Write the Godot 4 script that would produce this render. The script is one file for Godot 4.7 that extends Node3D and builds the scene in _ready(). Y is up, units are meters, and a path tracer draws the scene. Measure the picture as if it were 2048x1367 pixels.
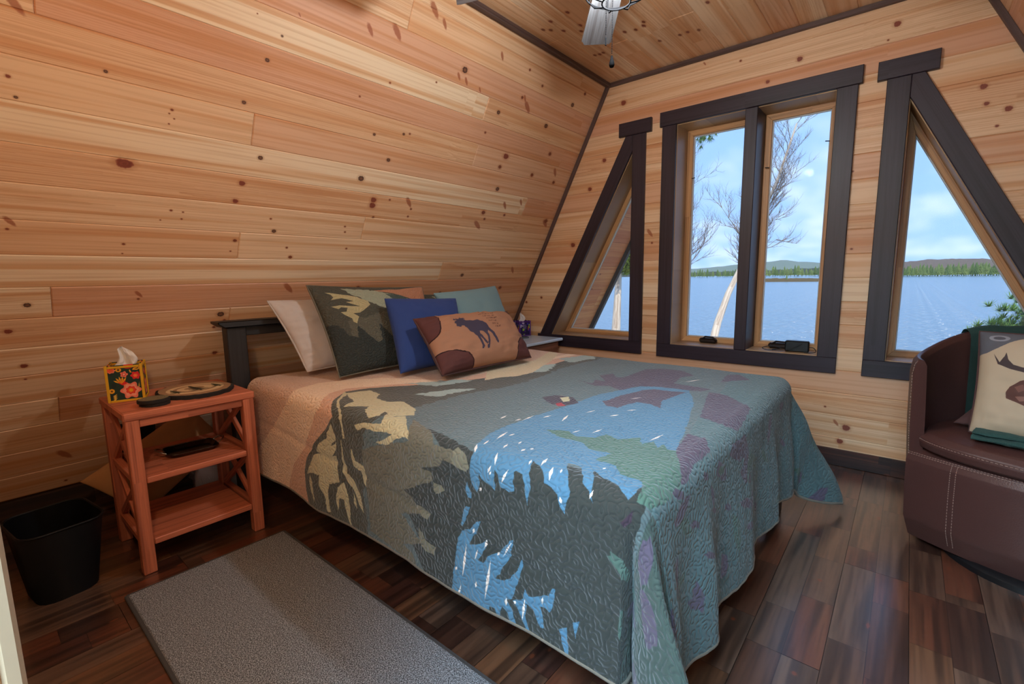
extends Node3D
# A bedroom in an A-frame cabin by a lake. Units are metres, y is up; the window wall stands at z = GZ.

const GZ := -3.168
const XC := -0.803
const CEIL := 2.43
const SLOPE := 0.516
const WALL_X := -2.9956
# light of the fan, two added fill lamps, and the sky over the lake
const FILL_LAMP_COLOR := Color(1.0, 0.87, 0.70)
const FAN_COLOR := Color(0.95, 0.98, 1.0)
const HALL_FILL_COLOR := Color(0.70, 0.87, 1.0)
const FAN_ENERGY := 0.84
const FILL_WALL_LAMP_ENERGY := 0.42
const HALL_FILL_ENERGY := 18.0
const SKY_ENERGY := 1.4
var RISE := sqrt(1.0 + SLOPE * SLOPE)
var M := {}
var T := {}
var used := {}
var rng := RandomNumberGenerator.new()


func _ready() -> void:
	rng.seed = 11
	set_camera()
	set_light()
	make_textures()
	make_materials()
	build_shell()
	build_windows()
	build_trim()
	build_hall()
	build_outside()
	build_bed()
	build_pillows()
	build_nightstand()
	build_far_nightstand()
	build_rug()
	build_bin()
	build_chair()
	build_fan()
	build_fill_wall_lamp()
	build_sill_things()


func set_camera() -> void:
	var cam := Camera3D.new()
	cam.name = "camera"
	cam.position = Vector3(0, 1.1, 0)
	cam.basis = Basis.from_euler(Vector3(-0.138338, 0.698918, -0.0145154))
	cam.fov = rad_to_deg(2.0 * atan(683.5 / 941.386))
	cam.near = 0.02
	cam.far = 20000.0
	add_child(cam)
	cam.current = true


func set_light() -> void:
	var env := Environment.new()
	env.background_mode = Environment.BG_SKY
	env.tonemap_mode = Environment.TONE_MAPPER_LINEAR
	env.tonemap_exposure = 1.1
	env.sdfgi_enabled = true
	env.ssao_enabled = true
	env.ssil_enabled = true
	var sky := Sky.new()
	var pano := PanoramaSkyMaterial.new()
	pano.panorama = ImageTexture.create_from_image(sky_image())
	pano.energy_multiplier = SKY_ENERGY
	sky.sky_material = pano
	env.sky = sky
	var we := WorldEnvironment.new()
	we.name = "world_environment"
	we.environment = env
	add_child(we)
	var sun := DirectionalLight3D.new()
	sun.name = "sun"
	sun.light_color = Color(1.0, 0.95, 0.86)
	sun.light_energy = 1.5
	sun.light_angular_distance = 0.6
	sun.shadow_enabled = true
	sun.basis = Basis.looking_at(Vector3(-0.38, -0.84, -0.40).normalized())
	add_child(sun)


# clear spring sky with thin streaks of white cloud, whiter near the horizon
func sky_image() -> Image:
	var w := 1024
	var h := 512
	var n1 := FastNoiseLite.new()
	n1.seed = 5
	n1.frequency = 1.0
	n1.fractal_octaves = 5
	var n2 := FastNoiseLite.new()
	n2.seed = 9
	n2.frequency = 1.0
	n2.fractal_octaves = 4
	var px := PackedByteArray()
	px.resize(w * h * 3)
	var i := 0
	for y in h:
		var el := (0.5 - (y + 0.5) / h) * PI
		var up := maxf(sin(el), 0.0)
		var base := Color(0.61, 0.76, 0.955).lerp(Color(0.50, 0.69, 0.95), pow(up, 0.5))
		for x in w:
			var c := base
			if el > -0.05:
				var az := (x + 0.5) / w * TAU
				var k := 1.0 / (up + 0.12)
				var p := Vector2(cos(az), sin(az)) * k
				var a := n1.get_noise_2d(p.x * 0.55, p.y * 0.85) * 0.62 + n2.get_noise_2d(p.x * 1.7, p.y * 2.6) * 0.38
				c = base.lerp(Color(0.76, 0.85, 0.985), clampf((a + 0.12) * 2.1, 0.0, 0.92))
			px[i] = int(c.r * 255.0)
			px[i + 1] = int(c.g * 255.0)
			px[i + 2] = int(c.b * 255.0)
			i += 3
	return Image.create_from_data(w, h, false, Image.FORMAT_RGB8, px)


# ---------------------------------------------------------------- helpers

class MB:
	var v := PackedVector3Array()
	var n := PackedVector3Array()
	var uv := PackedVector2Array()

	func tri(a: Vector3, b: Vector3, c: Vector3, na: Vector3, nb: Vector3, nc: Vector3, ua := Vector2.ZERO, ub := Vector2.ZERO, uc := Vector2.ZERO) -> void:
		if (b - a).cross(c - a).dot(na + nb + nc) > 0.0:
			v.append(a); v.append(c); v.append(b)
			n.append(na); n.append(nc); n.append(nb)
			uv.append(ua); uv.append(uc); uv.append(ub)
		else:
			v.append(a); v.append(b); v.append(c)
			n.append(na); n.append(nb); n.append(nc)
			uv.append(ua); uv.append(ub); uv.append(uc)

	func quad(a: Vector3, b: Vector3, c: Vector3, d: Vector3, nn: Vector3, ua := Vector2.ZERO, ub := Vector2.ZERO, uc := Vector2.ZERO, ud := Vector2.ZERO) -> void:
		tri(a, b, c, nn, nn, nn, ua, ub, uc)
		tri(a, c, d, nn, nn, nn, ua, uc, ud)

	func mesh() -> ArrayMesh:
		var arr := []
		arr.resize(Mesh.ARRAY_MAX)
		arr[Mesh.ARRAY_VERTEX] = v
		arr[Mesh.ARRAY_NORMAL] = n
		arr[Mesh.ARRAY_TEX_UV] = uv
		var m := ArrayMesh.new()
		m.add_surface_from_arrays(Mesh.PRIMITIVE_TRIANGLES, arr)
		return m


func numbered(called: String) -> String:
	if not used.has(called):
		used[called] = 0
		return called
	used[called] += 1
	return "%s_%03d" % [called, used[called]]


func put(called: String, shape, mat: Material, parent: Node = null) -> MeshInstance3D:
	var o := MeshInstance3D.new()
	o.mesh = shape.mesh() if shape is MB else shape
	o.material_override = mat
	if parent == null:
		o.name = numbered(called)
		add_child(o)
	else:
		o.name = called
		parent.add_child(o, true)
	return o


func tag(o: Node, label: String, category: String, group := "") -> void:
	o.set_meta("label", label)
	o.set_meta("category", category)
	if group != "":
		o.set_meta("group", group)


func thing(called: String, label: String, category: String, at := Vector3.ZERO, turn := 0.0, group := "") -> Node3D:
	var o := Node3D.new()
	o.name = numbered(called)
	o.position = at
	o.rotation.y = turn
	add_child(o)
	tag(o, label, category, group)
	return o


func struct(called: String, shape, mat: Material) -> MeshInstance3D:
	var o := put(called, shape, mat)
	o.set_meta("kind", "structure")
	return o


func struct_node(called: String) -> Node3D:
	var o := Node3D.new()
	o.name = numbered(called)
	o.set_meta("kind", "structure")
	add_child(o)
	return o


# box with bevelled edges; u runs along its longest side, in metres
func box(mb: MB, c: Vector3, size: Vector3, bev := 0.002, bs := Basis(), off := Vector2.ZERO, grain_axis := -1) -> void:
	var h := size * 0.5
	var long := 0
	if size.y > size.x and size.y >= size.z:
		long = 1
	elif size.z > size.x and size.z > size.y:
		long = 2
	if grain_axis >= 0:
		long = grain_axis
	var b := minf(bev, minf(h.x, minf(h.y, h.z)) * 0.9)
	for ax in 3:
		var a1 := (ax + 1) % 3
		var a2 := (ax + 2) % 3
		for sg in [-1.0, 1.0]:
			var nn := Vector3.ZERO
			nn[ax] = sg
			var pts := []
			var uvs := []
			for q in [[-1, -1], [1, -1], [1, 1], [-1, 1]]:
				var p := Vector3.ZERO
				p[ax] = sg * h[ax]
				p[a1] = q[0] * (h[a1] - b)
				p[a2] = q[1] * (h[a2] - b)
				pts.append(c + bs * p)
				var t := Vector2.ZERO
				if a1 == long:
					t = Vector2(p[a1], p[a2])
				else:
					t = Vector2(p[a2], p[a1])
				uvs.append(t + off)
			mb.quad(pts[0], pts[1], pts[2], pts[3], bs * nn, uvs[0], uvs[1], uvs[2], uvs[3])
	if b <= 0.0:
		return
	for ax in 3:
		var a1 := (ax + 1) % 3
		var a2 := (ax + 2) % 3
		for s1 in [-1.0, 1.0]:
			for s2 in [-1.0, 1.0]:
				var nn := Vector3.ZERO
				nn[a1] = s1
				nn[a2] = s2
				var pts := []
				for q in [[-1, 0], [1, 0], [1, 1], [-1, 1]]:
					var p := Vector3.ZERO
					p[ax] = q[0] * (h[ax] - b)
					p[a1] = s1 * (h[a1] - (b if q[1] == 1 else 0.0))
					p[a2] = s2 * (h[a2] - (0.0 if q[1] == 1 else b))
					pts.append(c + bs * p)
				var u := Vector2(0, 0) + off
				mb.quad(pts[0], pts[1], pts[2], pts[3], (bs * nn).normalized(), u, u + Vector2(size[ax], 0), u + Vector2(size[ax], b), u + Vector2(0, b))
	for sx in [-1.0, 1.0]:
		for sy in [-1.0, 1.0]:
			for sz in [-1.0, 1.0]:
				var s := Vector3(sx, sy, sz)
				var p0 := c + bs * (s * Vector3(h.x, h.y - b, h.z - b))
				var p1 := c + bs * (s * Vector3(h.x - b, h.y, h.z - b))
				var p2 := c + bs * (s * Vector3(h.x - b, h.y - b, h.z))
				var nn := (bs * s).normalized()
				mb.tri(p0, p1, p2, nn, nn, nn, off, off, off)


func one_box(called: String, c: Vector3, size: Vector3, mat: Material, parent: Node = null, bev := 0.002, bs := Basis(), grain_axis := -1) -> MeshInstance3D:
	var mb := MB.new()
	box(mb, c, size, bev, bs, Vector2(rng.randf() * 3.0, rng.randf() * 3.0), grain_axis)
	return put(called, mb, mat, parent)


# a bar from a to b with a rectangular section; "side" says where its width points
func bar(called: String, a: Vector3, b: Vector3, width: float, thick: float, side: Vector3, mat: Material, parent: Node, bev := 0.002) -> MeshInstance3D:
	var d := (b - a).normalized()
	var s := (side - d * side.dot(d)).normalized()
	var bs := Basis(d, s, d.cross(s))
	return one_box(called, (a + b) * 0.5, Vector3(a.distance_to(b), width, thick), mat, parent, bev, bs)


func lathe(mb: MB, prof: Array, seg: int, at := Vector3.ZERO, sx := 1.0, sz := 1.0) -> void:
	var ns := []
	for i in prof.size() - 1:
		var d: Vector2 = prof[i + 1] - prof[i]
		ns.append(Vector2(d.y, -d.x).normalized())
	for i in prof.size() - 1:
		var p: Vector2 = prof[i]
		var q: Vector2 = prof[i + 1]
		if p.distance_to(q) < 1e-6:
			continue
		var np: Vector2 = ns[i]
		var nq: Vector2 = ns[i]
		if i > 0 and ns[i - 1].dot(ns[i]) > 0.6:
			np = (ns[i - 1] + ns[i]).normalized()
		if i < ns.size() - 1 and ns[i + 1].dot(ns[i]) > 0.6:
			nq = (ns[i + 1] + ns[i]).normalized()
		for k in seg:
			var a0 := TAU * k / seg
			var a1 := TAU * (k + 1) / seg
			var d0 := Vector3(cos(a0) * sx, 0, sin(a0) * sz)
			var d1 := Vector3(cos(a1) * sx, 0, sin(a1) * sz)
			var e0 := Vector3(cos(a0), 0, sin(a0))
			var e1 := Vector3(cos(a1), 0, sin(a1))
			var A := at + d0 * p.x + Vector3.UP * p.y
			var B := at + d1 * p.x + Vector3.UP * p.y
			var C := at + d1 * q.x + Vector3.UP * q.y
			var D := at + d0 * q.x + Vector3.UP * q.y
			var nA := e0 * np.x + Vector3.UP * np.y
			var nB := e1 * np.x + Vector3.UP * np.y
			var nC := e1 * nq.x + Vector3.UP * nq.y
			var nD := e0 * nq.x + Vector3.UP * nq.y
			var uA := Vector2(0.5 + d0.x * p.x, 0.5 + d0.z * p.x)
			var uB := Vector2(0.5 + d1.x * p.x, 0.5 + d1.z * p.x)
			var uC := Vector2(0.5 + d1.x * q.x, 0.5 + d1.z * q.x)
			var uD := Vector2(0.5 + d0.x * q.x, 0.5 + d0.z * q.x)
			if p.x > 1e-6:
				mb.tri(A, B, C, nA, nB, nC, uA, uB, uC)
			if q.x > 1e-6:
				mb.tri(A, C, D, nA, nC, nD, uA, uC, uD)


func tube(mb: MB, path: Array, radius, sides := 8, closed := false) -> void:
	var cnt := path.size()
	var rings := []
	var norms := []
	var ref := Vector3.ZERO
	var along := 0.0
	var dist := []
	for i in cnt:
		var a: Vector3 = path[(i - 1 + cnt) % cnt] if closed or i > 0 else path[i]
		var b: Vector3 = path[(i + 1) % cnt] if closed or i < cnt - 1 else path[i]
		var d := (b - a).normalized()
		if ref == Vector3.ZERO:
			ref = d.cross(Vector3.UP if absf(d.y) < 0.9 else Vector3.RIGHT).normalized()
		ref = (ref - d * ref.dot(d)).normalized()
		var o := d.cross(ref)
		var r: float = radius[i] if radius is Array else radius
		var ring := []
		var nrm := []
		for k in sides:
			var t := TAU * k / sides
			var e := ref * cos(t) + o * sin(t)
			ring.append(path[i] + e * r)
			nrm.append(e)
		rings.append(ring)
		norms.append(nrm)
		if i > 0:
			along += (path[i] as Vector3).distance_to(path[i - 1])
		dist.append(along)
	for i in (cnt if closed else cnt - 1):
		var j := (i + 1) % cnt
		for k in sides:
			var l := (k + 1) % sides
			var u0 := Vector2(dist[i], float(k) / sides * 0.1)
			var u1 := Vector2(dist[j], float(k) / sides * 0.1)
			var u2 := Vector2(dist[j], float(k + 1) / sides * 0.1)
			var u3 := Vector2(dist[i], float(k + 1) / sides * 0.1)
			mb.tri(rings[i][k], rings[j][k], rings[j][l], norms[i][k], norms[j][k], norms[j][l], u0, u1, u2)
			mb.tri(rings[i][k], rings[j][l], rings[i][l], norms[i][k], norms[j][l], norms[i][l], u0, u2, u3)
	if not closed:
		for e in [0, cnt - 1]:
			var other: Vector3 = path[1] if e == 0 else path[cnt - 2]
			var d := ((path[e] as Vector3) - other).normalized()
			for k in range(1, sides - 1):
				mb.tri(rings[e][0], rings[e][k], rings[e][k + 1], d, d, d)


# smooth surface over a grid of points; "out" is any direction its front faces at the middle
func surf(nu: int, nv: int, f: Callable, g: Callable, out: Vector3, wrap := false) -> ArrayMesh:
	var v := PackedVector3Array()
	var uv := PackedVector2Array()
	var nn := PackedVector3Array()
	v.resize((nu + 1) * (nv + 1))
	uv.resize(v.size())
	nn.resize(v.size())
	for j in nv + 1:
		for i in nu + 1:
			var k := j * (nu + 1) + i
			v[k] = f.call(float(i) / nu, float(j) / nv)
			uv[k] = g.call(float(i) / nu, float(j) / nv)
	var idx := PackedInt32Array()
	for j in nv:
		for i in nu:
			var a := j * (nu + 1) + i
			var b := a + 1
			var c := a + nu + 2
			var d := a + nu + 1
			var fn := (v[c] - v[a]).cross(v[d] - v[b])
			nn[a] += fn; nn[b] += fn; nn[c] += fn; nn[d] += fn
			idx.append(a); idx.append(b); idx.append(c)
			idx.append(a); idx.append(c); idx.append(d)
	if wrap:
		for j in nv + 1:
			var a := j * (nu + 1)
			var s := nn[a] + nn[a + nu]
			nn[a] = s
			nn[a + nu] = s
	var mid := (nv / 2) * (nu + 1) + nu / 2
	var flip := nn[mid].dot(out) < 0.0
	for k in nn.size():
		nn[k] = (-nn[k] if flip else nn[k]).normalized()
	if not flip:  # front faces run clockwise
		for k in range(0, idx.size(), 3):
			var s := idx[k + 1]
			idx[k + 1] = idx[k + 2]
			idx[k + 2] = s
	var arr := []
	arr.resize(Mesh.ARRAY_MAX)
	arr[Mesh.ARRAY_VERTEX] = v
	arr[Mesh.ARRAY_NORMAL] = nn
	arr[Mesh.ARRAY_TEX_UV] = uv
	arr[Mesh.ARRAY_INDEX] = idx
	var m := ArrayMesh.new()
	m.add_surface_from_arrays(Mesh.PRIMITIVE_TRIANGLES, arr)
	return m


func area2(p: PackedVector2Array) -> float:
	var s := 0.0
	for i in p.size():
		s += p[i].cross(p[(i + 1) % p.size()])
	return s * 0.5


# a flat piece with the outline "poly" in its own plane: o + x * ex + y * ey, standing proud by "thick" along ex × ey, long edges eased by "cham"
func plate(mb: MB, poly: PackedVector2Array, o: Vector3, ex: Vector3, ey: Vector3, thick: float, cham: float, uvf: Callable, back := false) -> void:
	if area2(poly) < 0.0:
		poly.reverse()
	var nz := ex.cross(ey)
	var front := poly
	if cham > 0.0:
		var r := Geometry2D.offset_polygon(poly, -cham, Geometry2D.JOIN_MITER)
		if r.size() == 1 and r[0].size() == poly.size():
			front = r[0]
			if area2(front) < 0.0:
				front.reverse()
			var best := 0
			for i in front.size():
				if front[i].distance_squared_to(poly[0]) < front[best].distance_squared_to(poly[0]):
					best = i
			var turned := PackedVector2Array()
			for i in front.size():
				turned.append(front[(i + best) % front.size()])
			front = turned
	var at := func(p: Vector2, h: float) -> Vector3: return o + ex * p.x + ey * p.y + nz * h
	var ids := Geometry2D.triangulate_polygon(front)
	for i in range(0, ids.size(), 3):
		mb.tri(at.call(front[ids[i]], thick), at.call(front[ids[i + 1]], thick), at.call(front[ids[i + 2]], thick), nz, nz, nz, uvf.call(front[ids[i]]), uvf.call(front[ids[i + 1]]), uvf.call(front[ids[i + 2]]))
		if back:
			mb.tri(at.call(front[ids[i]], 0.0), at.call(front[ids[i + 1]], 0.0), at.call(front[ids[i + 2]], 0.0), -nz, -nz, -nz, uvf.call(front[ids[i]]), uvf.call(front[ids[i + 1]]), uvf.call(front[ids[i + 2]]))
	var lip := thick - cham if front != poly else thick
	for i in poly.size():
		var j := (i + 1) % poly.size()
		var d := poly[j] - poly[i]
		var e := (ex * d.y - ey * d.x).normalized()
		var ui: Vector2 = uvf.call(poly[i])
		var uj: Vector2 = uvf.call(poly[j])
		mb.quad(at.call(poly[i], 0.0), at.call(poly[j], 0.0), at.call(poly[j], lip), at.call(poly[i], lip), e, ui, uj, uj, ui)
		if front != poly:
			mb.quad(at.call(poly[i], lip), at.call(poly[j], lip), at.call(front[j], thick), at.call(front[i], thick), (e + nz).normalized(), ui, uj, uvf.call(front[j]), uvf.call(front[i]))


func rect(x0: float, y0: float, x1: float, y1: float) -> PackedVector2Array:
	return PackedVector2Array([Vector2(x0, y0), Vector2(x1, y0), Vector2(x1, y1), Vector2(x0, y1)])


func plain_uv(p: Vector2) -> Vector2:
	return p

# knots seen on the boards: place along the wall, place up the wall, size (all mm) and kind
const KNOTS_LEFT := [-465,1715,65,2,-862,1698,32,2,-843,1618,28,2,-418,2008,15,0,-839,2020,20,0,-924,1817,26,0,-908,2193,21,0,-191,1927,15,2,-204,1871,13,0,-603,1933,13,1,-595,1919,8,1,-611,1904,8,1,-595,1882,8,1,-613,1553,13,1,-578,1510,8,1,-649,1520,10,1,-653,1550,9,1,-1000,1551,13,1,-1021,1493,25,0,-162,1469,30,3,-155,1442,12,1,-463,1402,14,1,-458,1362,8,1,-857,1437,21,1,-843,1385,10,1,-1093,1412,15,1,-1117,1362,25,1,-1377,1542,14,1,-1384,1512,14,1,-1412,1419,15,1,-1510,1701,42,2,-1511,1671,45,2,-1533,1608,18,1,-1412,1802,39,0,-1545,1919,27,0,-1435,2024,19,0,-1601,2061,18,0,-2391,2091,59,2,-2368,2020,36,1,-2705,2020,37,1,-2947,2076,53,3,-2974,2006,36,1,-2412,1881,38,0,-1740,1713,48,3,-1765,1677,17,1,-1758,1632,17,1,-2354,1714,42,1,-2383,1671,24,1,-2538,1782,45,3,-2566,1716,26,1,-2336,1624,75,3,-3063,1693,76,3,-3063,1714,51,1,-1310,2438,39,3,-1442,2474,58,3,-1878,2447,44,0,-1851,2408,30,3,-1909,2400,31,3,-1720,2342,13,1,-2208,2315,33,0,-2669,2341,40,0,-2154,2188,20,1,-2814,2185,38,1,-512,1180,27,3,-510,1157,13,1,-1132,1189,52,3,-1537,1179,33,1,-1544,1146,40,3,-184,1149,26,0,-828,1059,37,0,-846,1024,16,1,-128,1042,28,2,-803,989,17,1,-850,973,16,1,-818,840,29,2,-158,883,27,2,-159,821,11,2,-254,390,52,3,-251,231,15,1,-219,2127,43,3,-2437,2400,72,3,-2365,2439,26,1,-2505,2543,23,1,-2861,2522,38,0,-2950,2616,28,1,-2353,2589,21,1,-2389,2440,31,3,-1007,2386,12,3,-1637,2069,15,1,-2018,2387,22,3,-1684,2593,36,3,-1610,2625,63,3,-2108,2585,34,3,-1459,2266,14,1,-1321,2169,13,1,-952,2292,12,0,-855,2334,7,1,-1611,1713,16,1,-3392,1836,36,1,-2693,1821,38,3,-2878,1292,49,3,-2187,1120,28,1,-2344,1253,34,0,-2805,1140,42,1]
const KNOTS_FRONT := [-1619,2281,49,2,-558,2264,34,2,-712,2185,26,2,-1762,1921,37,2,-1881,1736,38,2,-2028,1334,50,2,-864,2340,17,1,-143,2307,35,2,-174,2243,12,1,194,1932,33,2,209,1855,23,2,284,1817,32,2,254,1748,16,2,-253,1219,15,1,-314,332,14,1,-210,227,50,2,-232,143,37,2,-258,247,28,3,-2335,921,26,1,-2494,880,27,1,-1401,1382,43,3,-1385,1314,18,1,-1447,722,19,1,-275,1626,13,1,-2102,925,19,1,-1072,2382,18,3]
const KNOTS_CEILING := [-1560,-2212,22,2,-1609,-2285,22,1,-1562,-2338,22,2,-1490,-2407,22,1,-1444,-2197,22,2,-1257,-2593,22,1,-1207,-2583,22,2,-1190,-2545,22,1,-1315,-2574,22,2,-1525,-2714,22,1,-1550,-2717,22,2,-1580,-2708,22,1,-1461,-2349,22,2,-1638,-2254,22,1,-874,-2585,22,2,-997,-2828,22,1,-1051,-2809,22,2,-1096,-2812,22,1,-1207,-2585,22,2,-1209,-2803,22,1]
# the quilt's print, in mm on the cloth: along the bed from its head, and across it from its near edge
const QUILT_EDGE := [831,522,743,374,663,255,649,150,738,47,818,-24,774,-78,687,-149,622,-227,599,-282,610,-352,637,-401,668,-420]
const QUILT_BAND_1 := [771,545,561,414,446,307,401,163,450,39,466,-22,389,-101,290,-181,182,-275]
const QUILT_BAND_2 := [791,528,676,333,593,184,625,96,714,-2,690,-40,662,-93,599,-190,498,-279,443,-372]
const QUILT_DASH := [1528,10,1511,41,1594,-30,1600,-9,1612,-7,1595,33,1529,99,1512,172,1589,60,1579,94,1643,-45,1658,-5,1739,29,1728,76,1782,-2,1770,40,1821,-28,1827,-43,1895,-14,1898,8,1528,47,1518,82,1601,111,1596,133,1459,269,1465,297,1655,96,1655,111,1600,-33,1606,-23,1567,-85,1574,-73,1800,25,1795,40,1706,23,1702,42,1484,-441,1504,-374,1508,-351,1522,-249,1554,-282,1565,-248,1592,-381,1611,-259,1584,-241,1597,-209,1648,-240,1680,-186,1662,-368,1663,-344,1713,-387,1720,-323,1558,-361,1562,-339,1481,-342,1487,-329,1773,-317,1775,-295,1688,-351,1692,-341,1630,-243,1636,-233,1544,-211,1551,-194,1408,254,1401,296,1477,283,1474,352,1578,360,1554,437,1707,331,1716,378,1589,489,1601,537,1672,502,1690,540,1871,363,1882,445,1508,353,1514,394,1659,294,1667,330,1627,744,1652,795,1686,1150,1733,1226,1690,591,1713,622,1538,143,1540,173,1643,70,1642,93,1874,95,1875,109]
const QUILT_SHAPES := [
	["snow",[676,135,699,231,790,219,849,163,925,156,977,195,1088,163,1151,106,1121,72,1106,48,1036,70,1057,35,1024,10,959,39,935,76,885,38,846,23,825,81,751,105]],
	["snow",[965,-28,1019,-8,1099,7,1067,56,1111,52,1135,82,1207,32,1273,-12,1226,-10,1189,-29,1160,-52,1094,-60,1143,-36,1173,-13,1145,-13,1078,-26,1028,-25,985,-42]],
	["snow",[646,148,749,55,855,-11,884,-56,891,-92,903,-90,892,-42,873,-8,769,54,695,131]],
	["snow",[808,-51,834,-85,843,-109,809,-136,848,-114,845,-141,817,-173,847,-166,853,-217,865,-259,797,-282,790,-334,807,-390,782,-395,770,-340,731,-303,730,-262,670,-271,626,-286,646,-249,680,-199,736,-176,696,-182,728,-140,782,-109,778,-93]],
	["snow",[654,-282,675,-305,683,-345,700,-386,665,-350,647,-312]],
	["snow",[850,-283,889,-253,904,-275,920,-328,928,-411,904,-373,887,-319,864,-319,851,-376,841,-339]],
	["snow",[879,-95,898,-180,911,-215,958,-234,987,-270,1004,-334,982,-315,959,-275,918,-248,882,-216]],
	["snow",[942,-116,967,-156,1019,-162,1037,-188,1047,-255,1008,-214,995,-186,953,-178,941,-144]],
	["snow",[946,-275,959,-297,966,-330,946,-314]],
	["mid",[1009,-103,1170,-44,1260,-14,1182,81,1255,57,1322,35,1372,-3,1396,-3,1451,-3,1478,-16,1482,-6,1515,-27,1464,-39,1421,-35,1406,-59,1324,-85,1374,-88,1380,-112,1239,-179,1280,-189,1295,-212,1328,-207,1367,-217,1215,-263,1249,-277,1273,-292,1305,-309,1361,-310,1225,-365,1276,-370,1299,-395,1315,-418,1361,-438,1231,-405,1043,-383,1033,-275,1022,-186]],
	["mid2",[1451,-3,1462,12,1509,-9,1528,-33,1514,-46,1484,-44,1464,-39]],
	["mid2",[1295,-212,1336,-210,1367,-217,1358,-236,1326,-235]],
	["mid2",[1316,-271,1354,-302,1399,-307,1390,-335,1352,-336,1321,-320]],
	["mid2",[1380,-112,1417,-112,1431,-124,1393,-145,1383,-137]],
	["blue",[1499,747,1479,380,1471,212,1483,120,1523,9,1528,-24,1530,-42,1542,-77,1557,-92,1568,-61,1563,-39,1587,-56,1622,-69,1618,-29,1615,-16,1629,-26,1640,-55,1669,-60,1686,-53,1676,-7,1681,-3,1703,-6,1718,-28,1728,-78,1737,-32,1713,22,1709,40,1755,15,1770,-10,1795,-15,1814,-26,1823,-52,1837,-65,1844,-9,1786,79,1805,80,1829,73,1866,16,1890,2,1895,-10,1906,-19,1886,32,1864,74,1888,57,1915,49,1941,41,1968,20,1981,10,1988,36,1985,76,1953,108,1924,147,1956,239,1960,331,1935,448,1834,839,1730,1062,1571,984,1526,855]],
	["blue",[1520,-72,1538,-98,1537,-115,1524,-116,1515,-100]],
	["blue",[1574,-167,1563,-194,1536,-234,1532,-247,1568,-234,1600,-208,1590,-238,1567,-277,1586,-279,1612,-247,1636,-235,1672,-185,1683,-180,1677,-225,1659,-255,1628,-306,1664,-293,1690,-266,1710,-223,1707,-259,1692,-302,1680,-341,1663,-349,1685,-372,1696,-415,1679,-419,1668,-385,1650,-374,1644,-392,1649,-414,1637,-414,1626,-390,1608,-391,1601,-417,1582,-406,1556,-413,1523,-420,1542,-445,1567,-459,1487,-450,1466,-433,1473,-366,1484,-268,1497,-222,1538,-198,1558,-174]],
	["blue",[1517,-143,1533,-141,1526,-163,1504,-205,1497,-202,1506,-164]],
	["blue",[1720,-297,1731,-313,1768,-297,1793,-285,1803,-261,1812,-259,1808,-292,1796,-327,1783,-321,1768,-324,1780,-375,1770,-378,1746,-343,1725,-335,1722,-369,1738,-406,1727,-409,1708,-376,1697,-357,1683,-344,1714,-326]],
	["blue",[1823,-356,1847,-339,1854,-384,1849,-416,1840,-396]],
	["blue",[1863,-318,1882,-305,1873,-357]],
	["green",[1584,267,1642,301,1684,274,1739,297,1747,342,1796,323,1839,375,1867,325,1882,372,1911,326,1915,363,1938,330,1964,335,2005,249,2037,185,2047,114,2033,22,1999,15,1991,70,1975,91,1919,93,1890,133,1829,140,1837,205,1772,202,1730,237,1640,241]],
	["purple",[1284,920,1374,900,1352,969,1406,965,1318,1060,1350,1132,1400,1072,1425,1090,1439,1299,1509,1360,1614,1348,1685,1280,1642,1226,1654,1105,1720,1094,1823,1076,1795,1019,1681,1008,1613,995,1556,954,1527,857,1457,900,1411,866]],
	["purple",[1558,661,1572,688,1573,768,1599,910,1632,952,1703,951,1757,973,1745,880,1733,793,1769,691,1718,722,1669,715,1655,661,1651,602,1602,607]],
	["purple",[1826,1024,1899,1012,2013,888,2038,663,2004,619,1945,662,1910,671,1865,862]],
	["purple",[1790,1403,1834,1435,1898,1347,1856,1295,1813,1222]],
	["purple",[1956,344,1937,488,1990,473,2027,415,2023,292,2042,226,2037,185,1998,258]],
	["purple",[2054,577,2061,710,2128,748,2129,643,2076,538]],
	["darkpurple",[1347,567,1369,633,1444,640,1500,588,1485,519,1433,508]],
	["red",[1439,527,1447,554,1485,524,1468,500]],
	["snow",[1402,608,1422,639,1462,589,1448,564]],
	["cream",[649,1029,707,1137,842,1166,718,1521,827,1437,927,1226,1015,941,1006,833,966,756,946,672]],
	["purple",[2039,129,2034,155,2054,185,2070,181,2059,147]],
	["purple",[2145,211,2145,238,2165,269,2176,264,2163,229]],
	["purple",[2062,314,2056,330,2070,350,2083,348,2078,326]],
	["purple",[2242,607,2248,668,2286,740,2303,731,2275,649]],
	["purple",[2332,796,2329,842,2365,901,2390,897,2368,833]],
	["purple",[2241,269,2248,303,2271,341,2280,335,2261,291]],
	["purple",[2174,369,2173,391,2189,417,2200,414,2190,385]],
	["purple",[2161,639,2143,687,2184,750,2225,748,2208,680]],
	["leaf",[2039,-88,2053,-75,2068,-93,2060,-120,2051,-120]],
	["leaf",[2047,-131,2058,-122,2069,-131,2063,-147,2056,-147]],
	["leaf",[2052,-163,2066,-152,2218,6,2220,-15,2064,-178]],
	["leaf",[1867,-408,1908,-364,1935,-405,1927,-455,1863,-494]],
	["darkpurple",[1974,-41,2000,-6,2005,-31,1986,-48]],
]


# ---------------------------------------------------------------- textures

func noise_image(w: int, h: int, sd: int, freq: float, oct := 1, kind := FastNoiseLite.TYPE_SIMPLEX_SMOOTH) -> Image:
	var n := FastNoiseLite.new()
	n.seed = sd
	n.frequency = freq
	n.noise_type = kind
	if oct > 1:
		n.fractal_type = FastNoiseLite.FRACTAL_FBM
		n.fractal_octaves = oct
	else:
		n.fractal_type = FastNoiseLite.FRACTAL_NONE
	return n.get_image(w, h, false, false, true)


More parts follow.
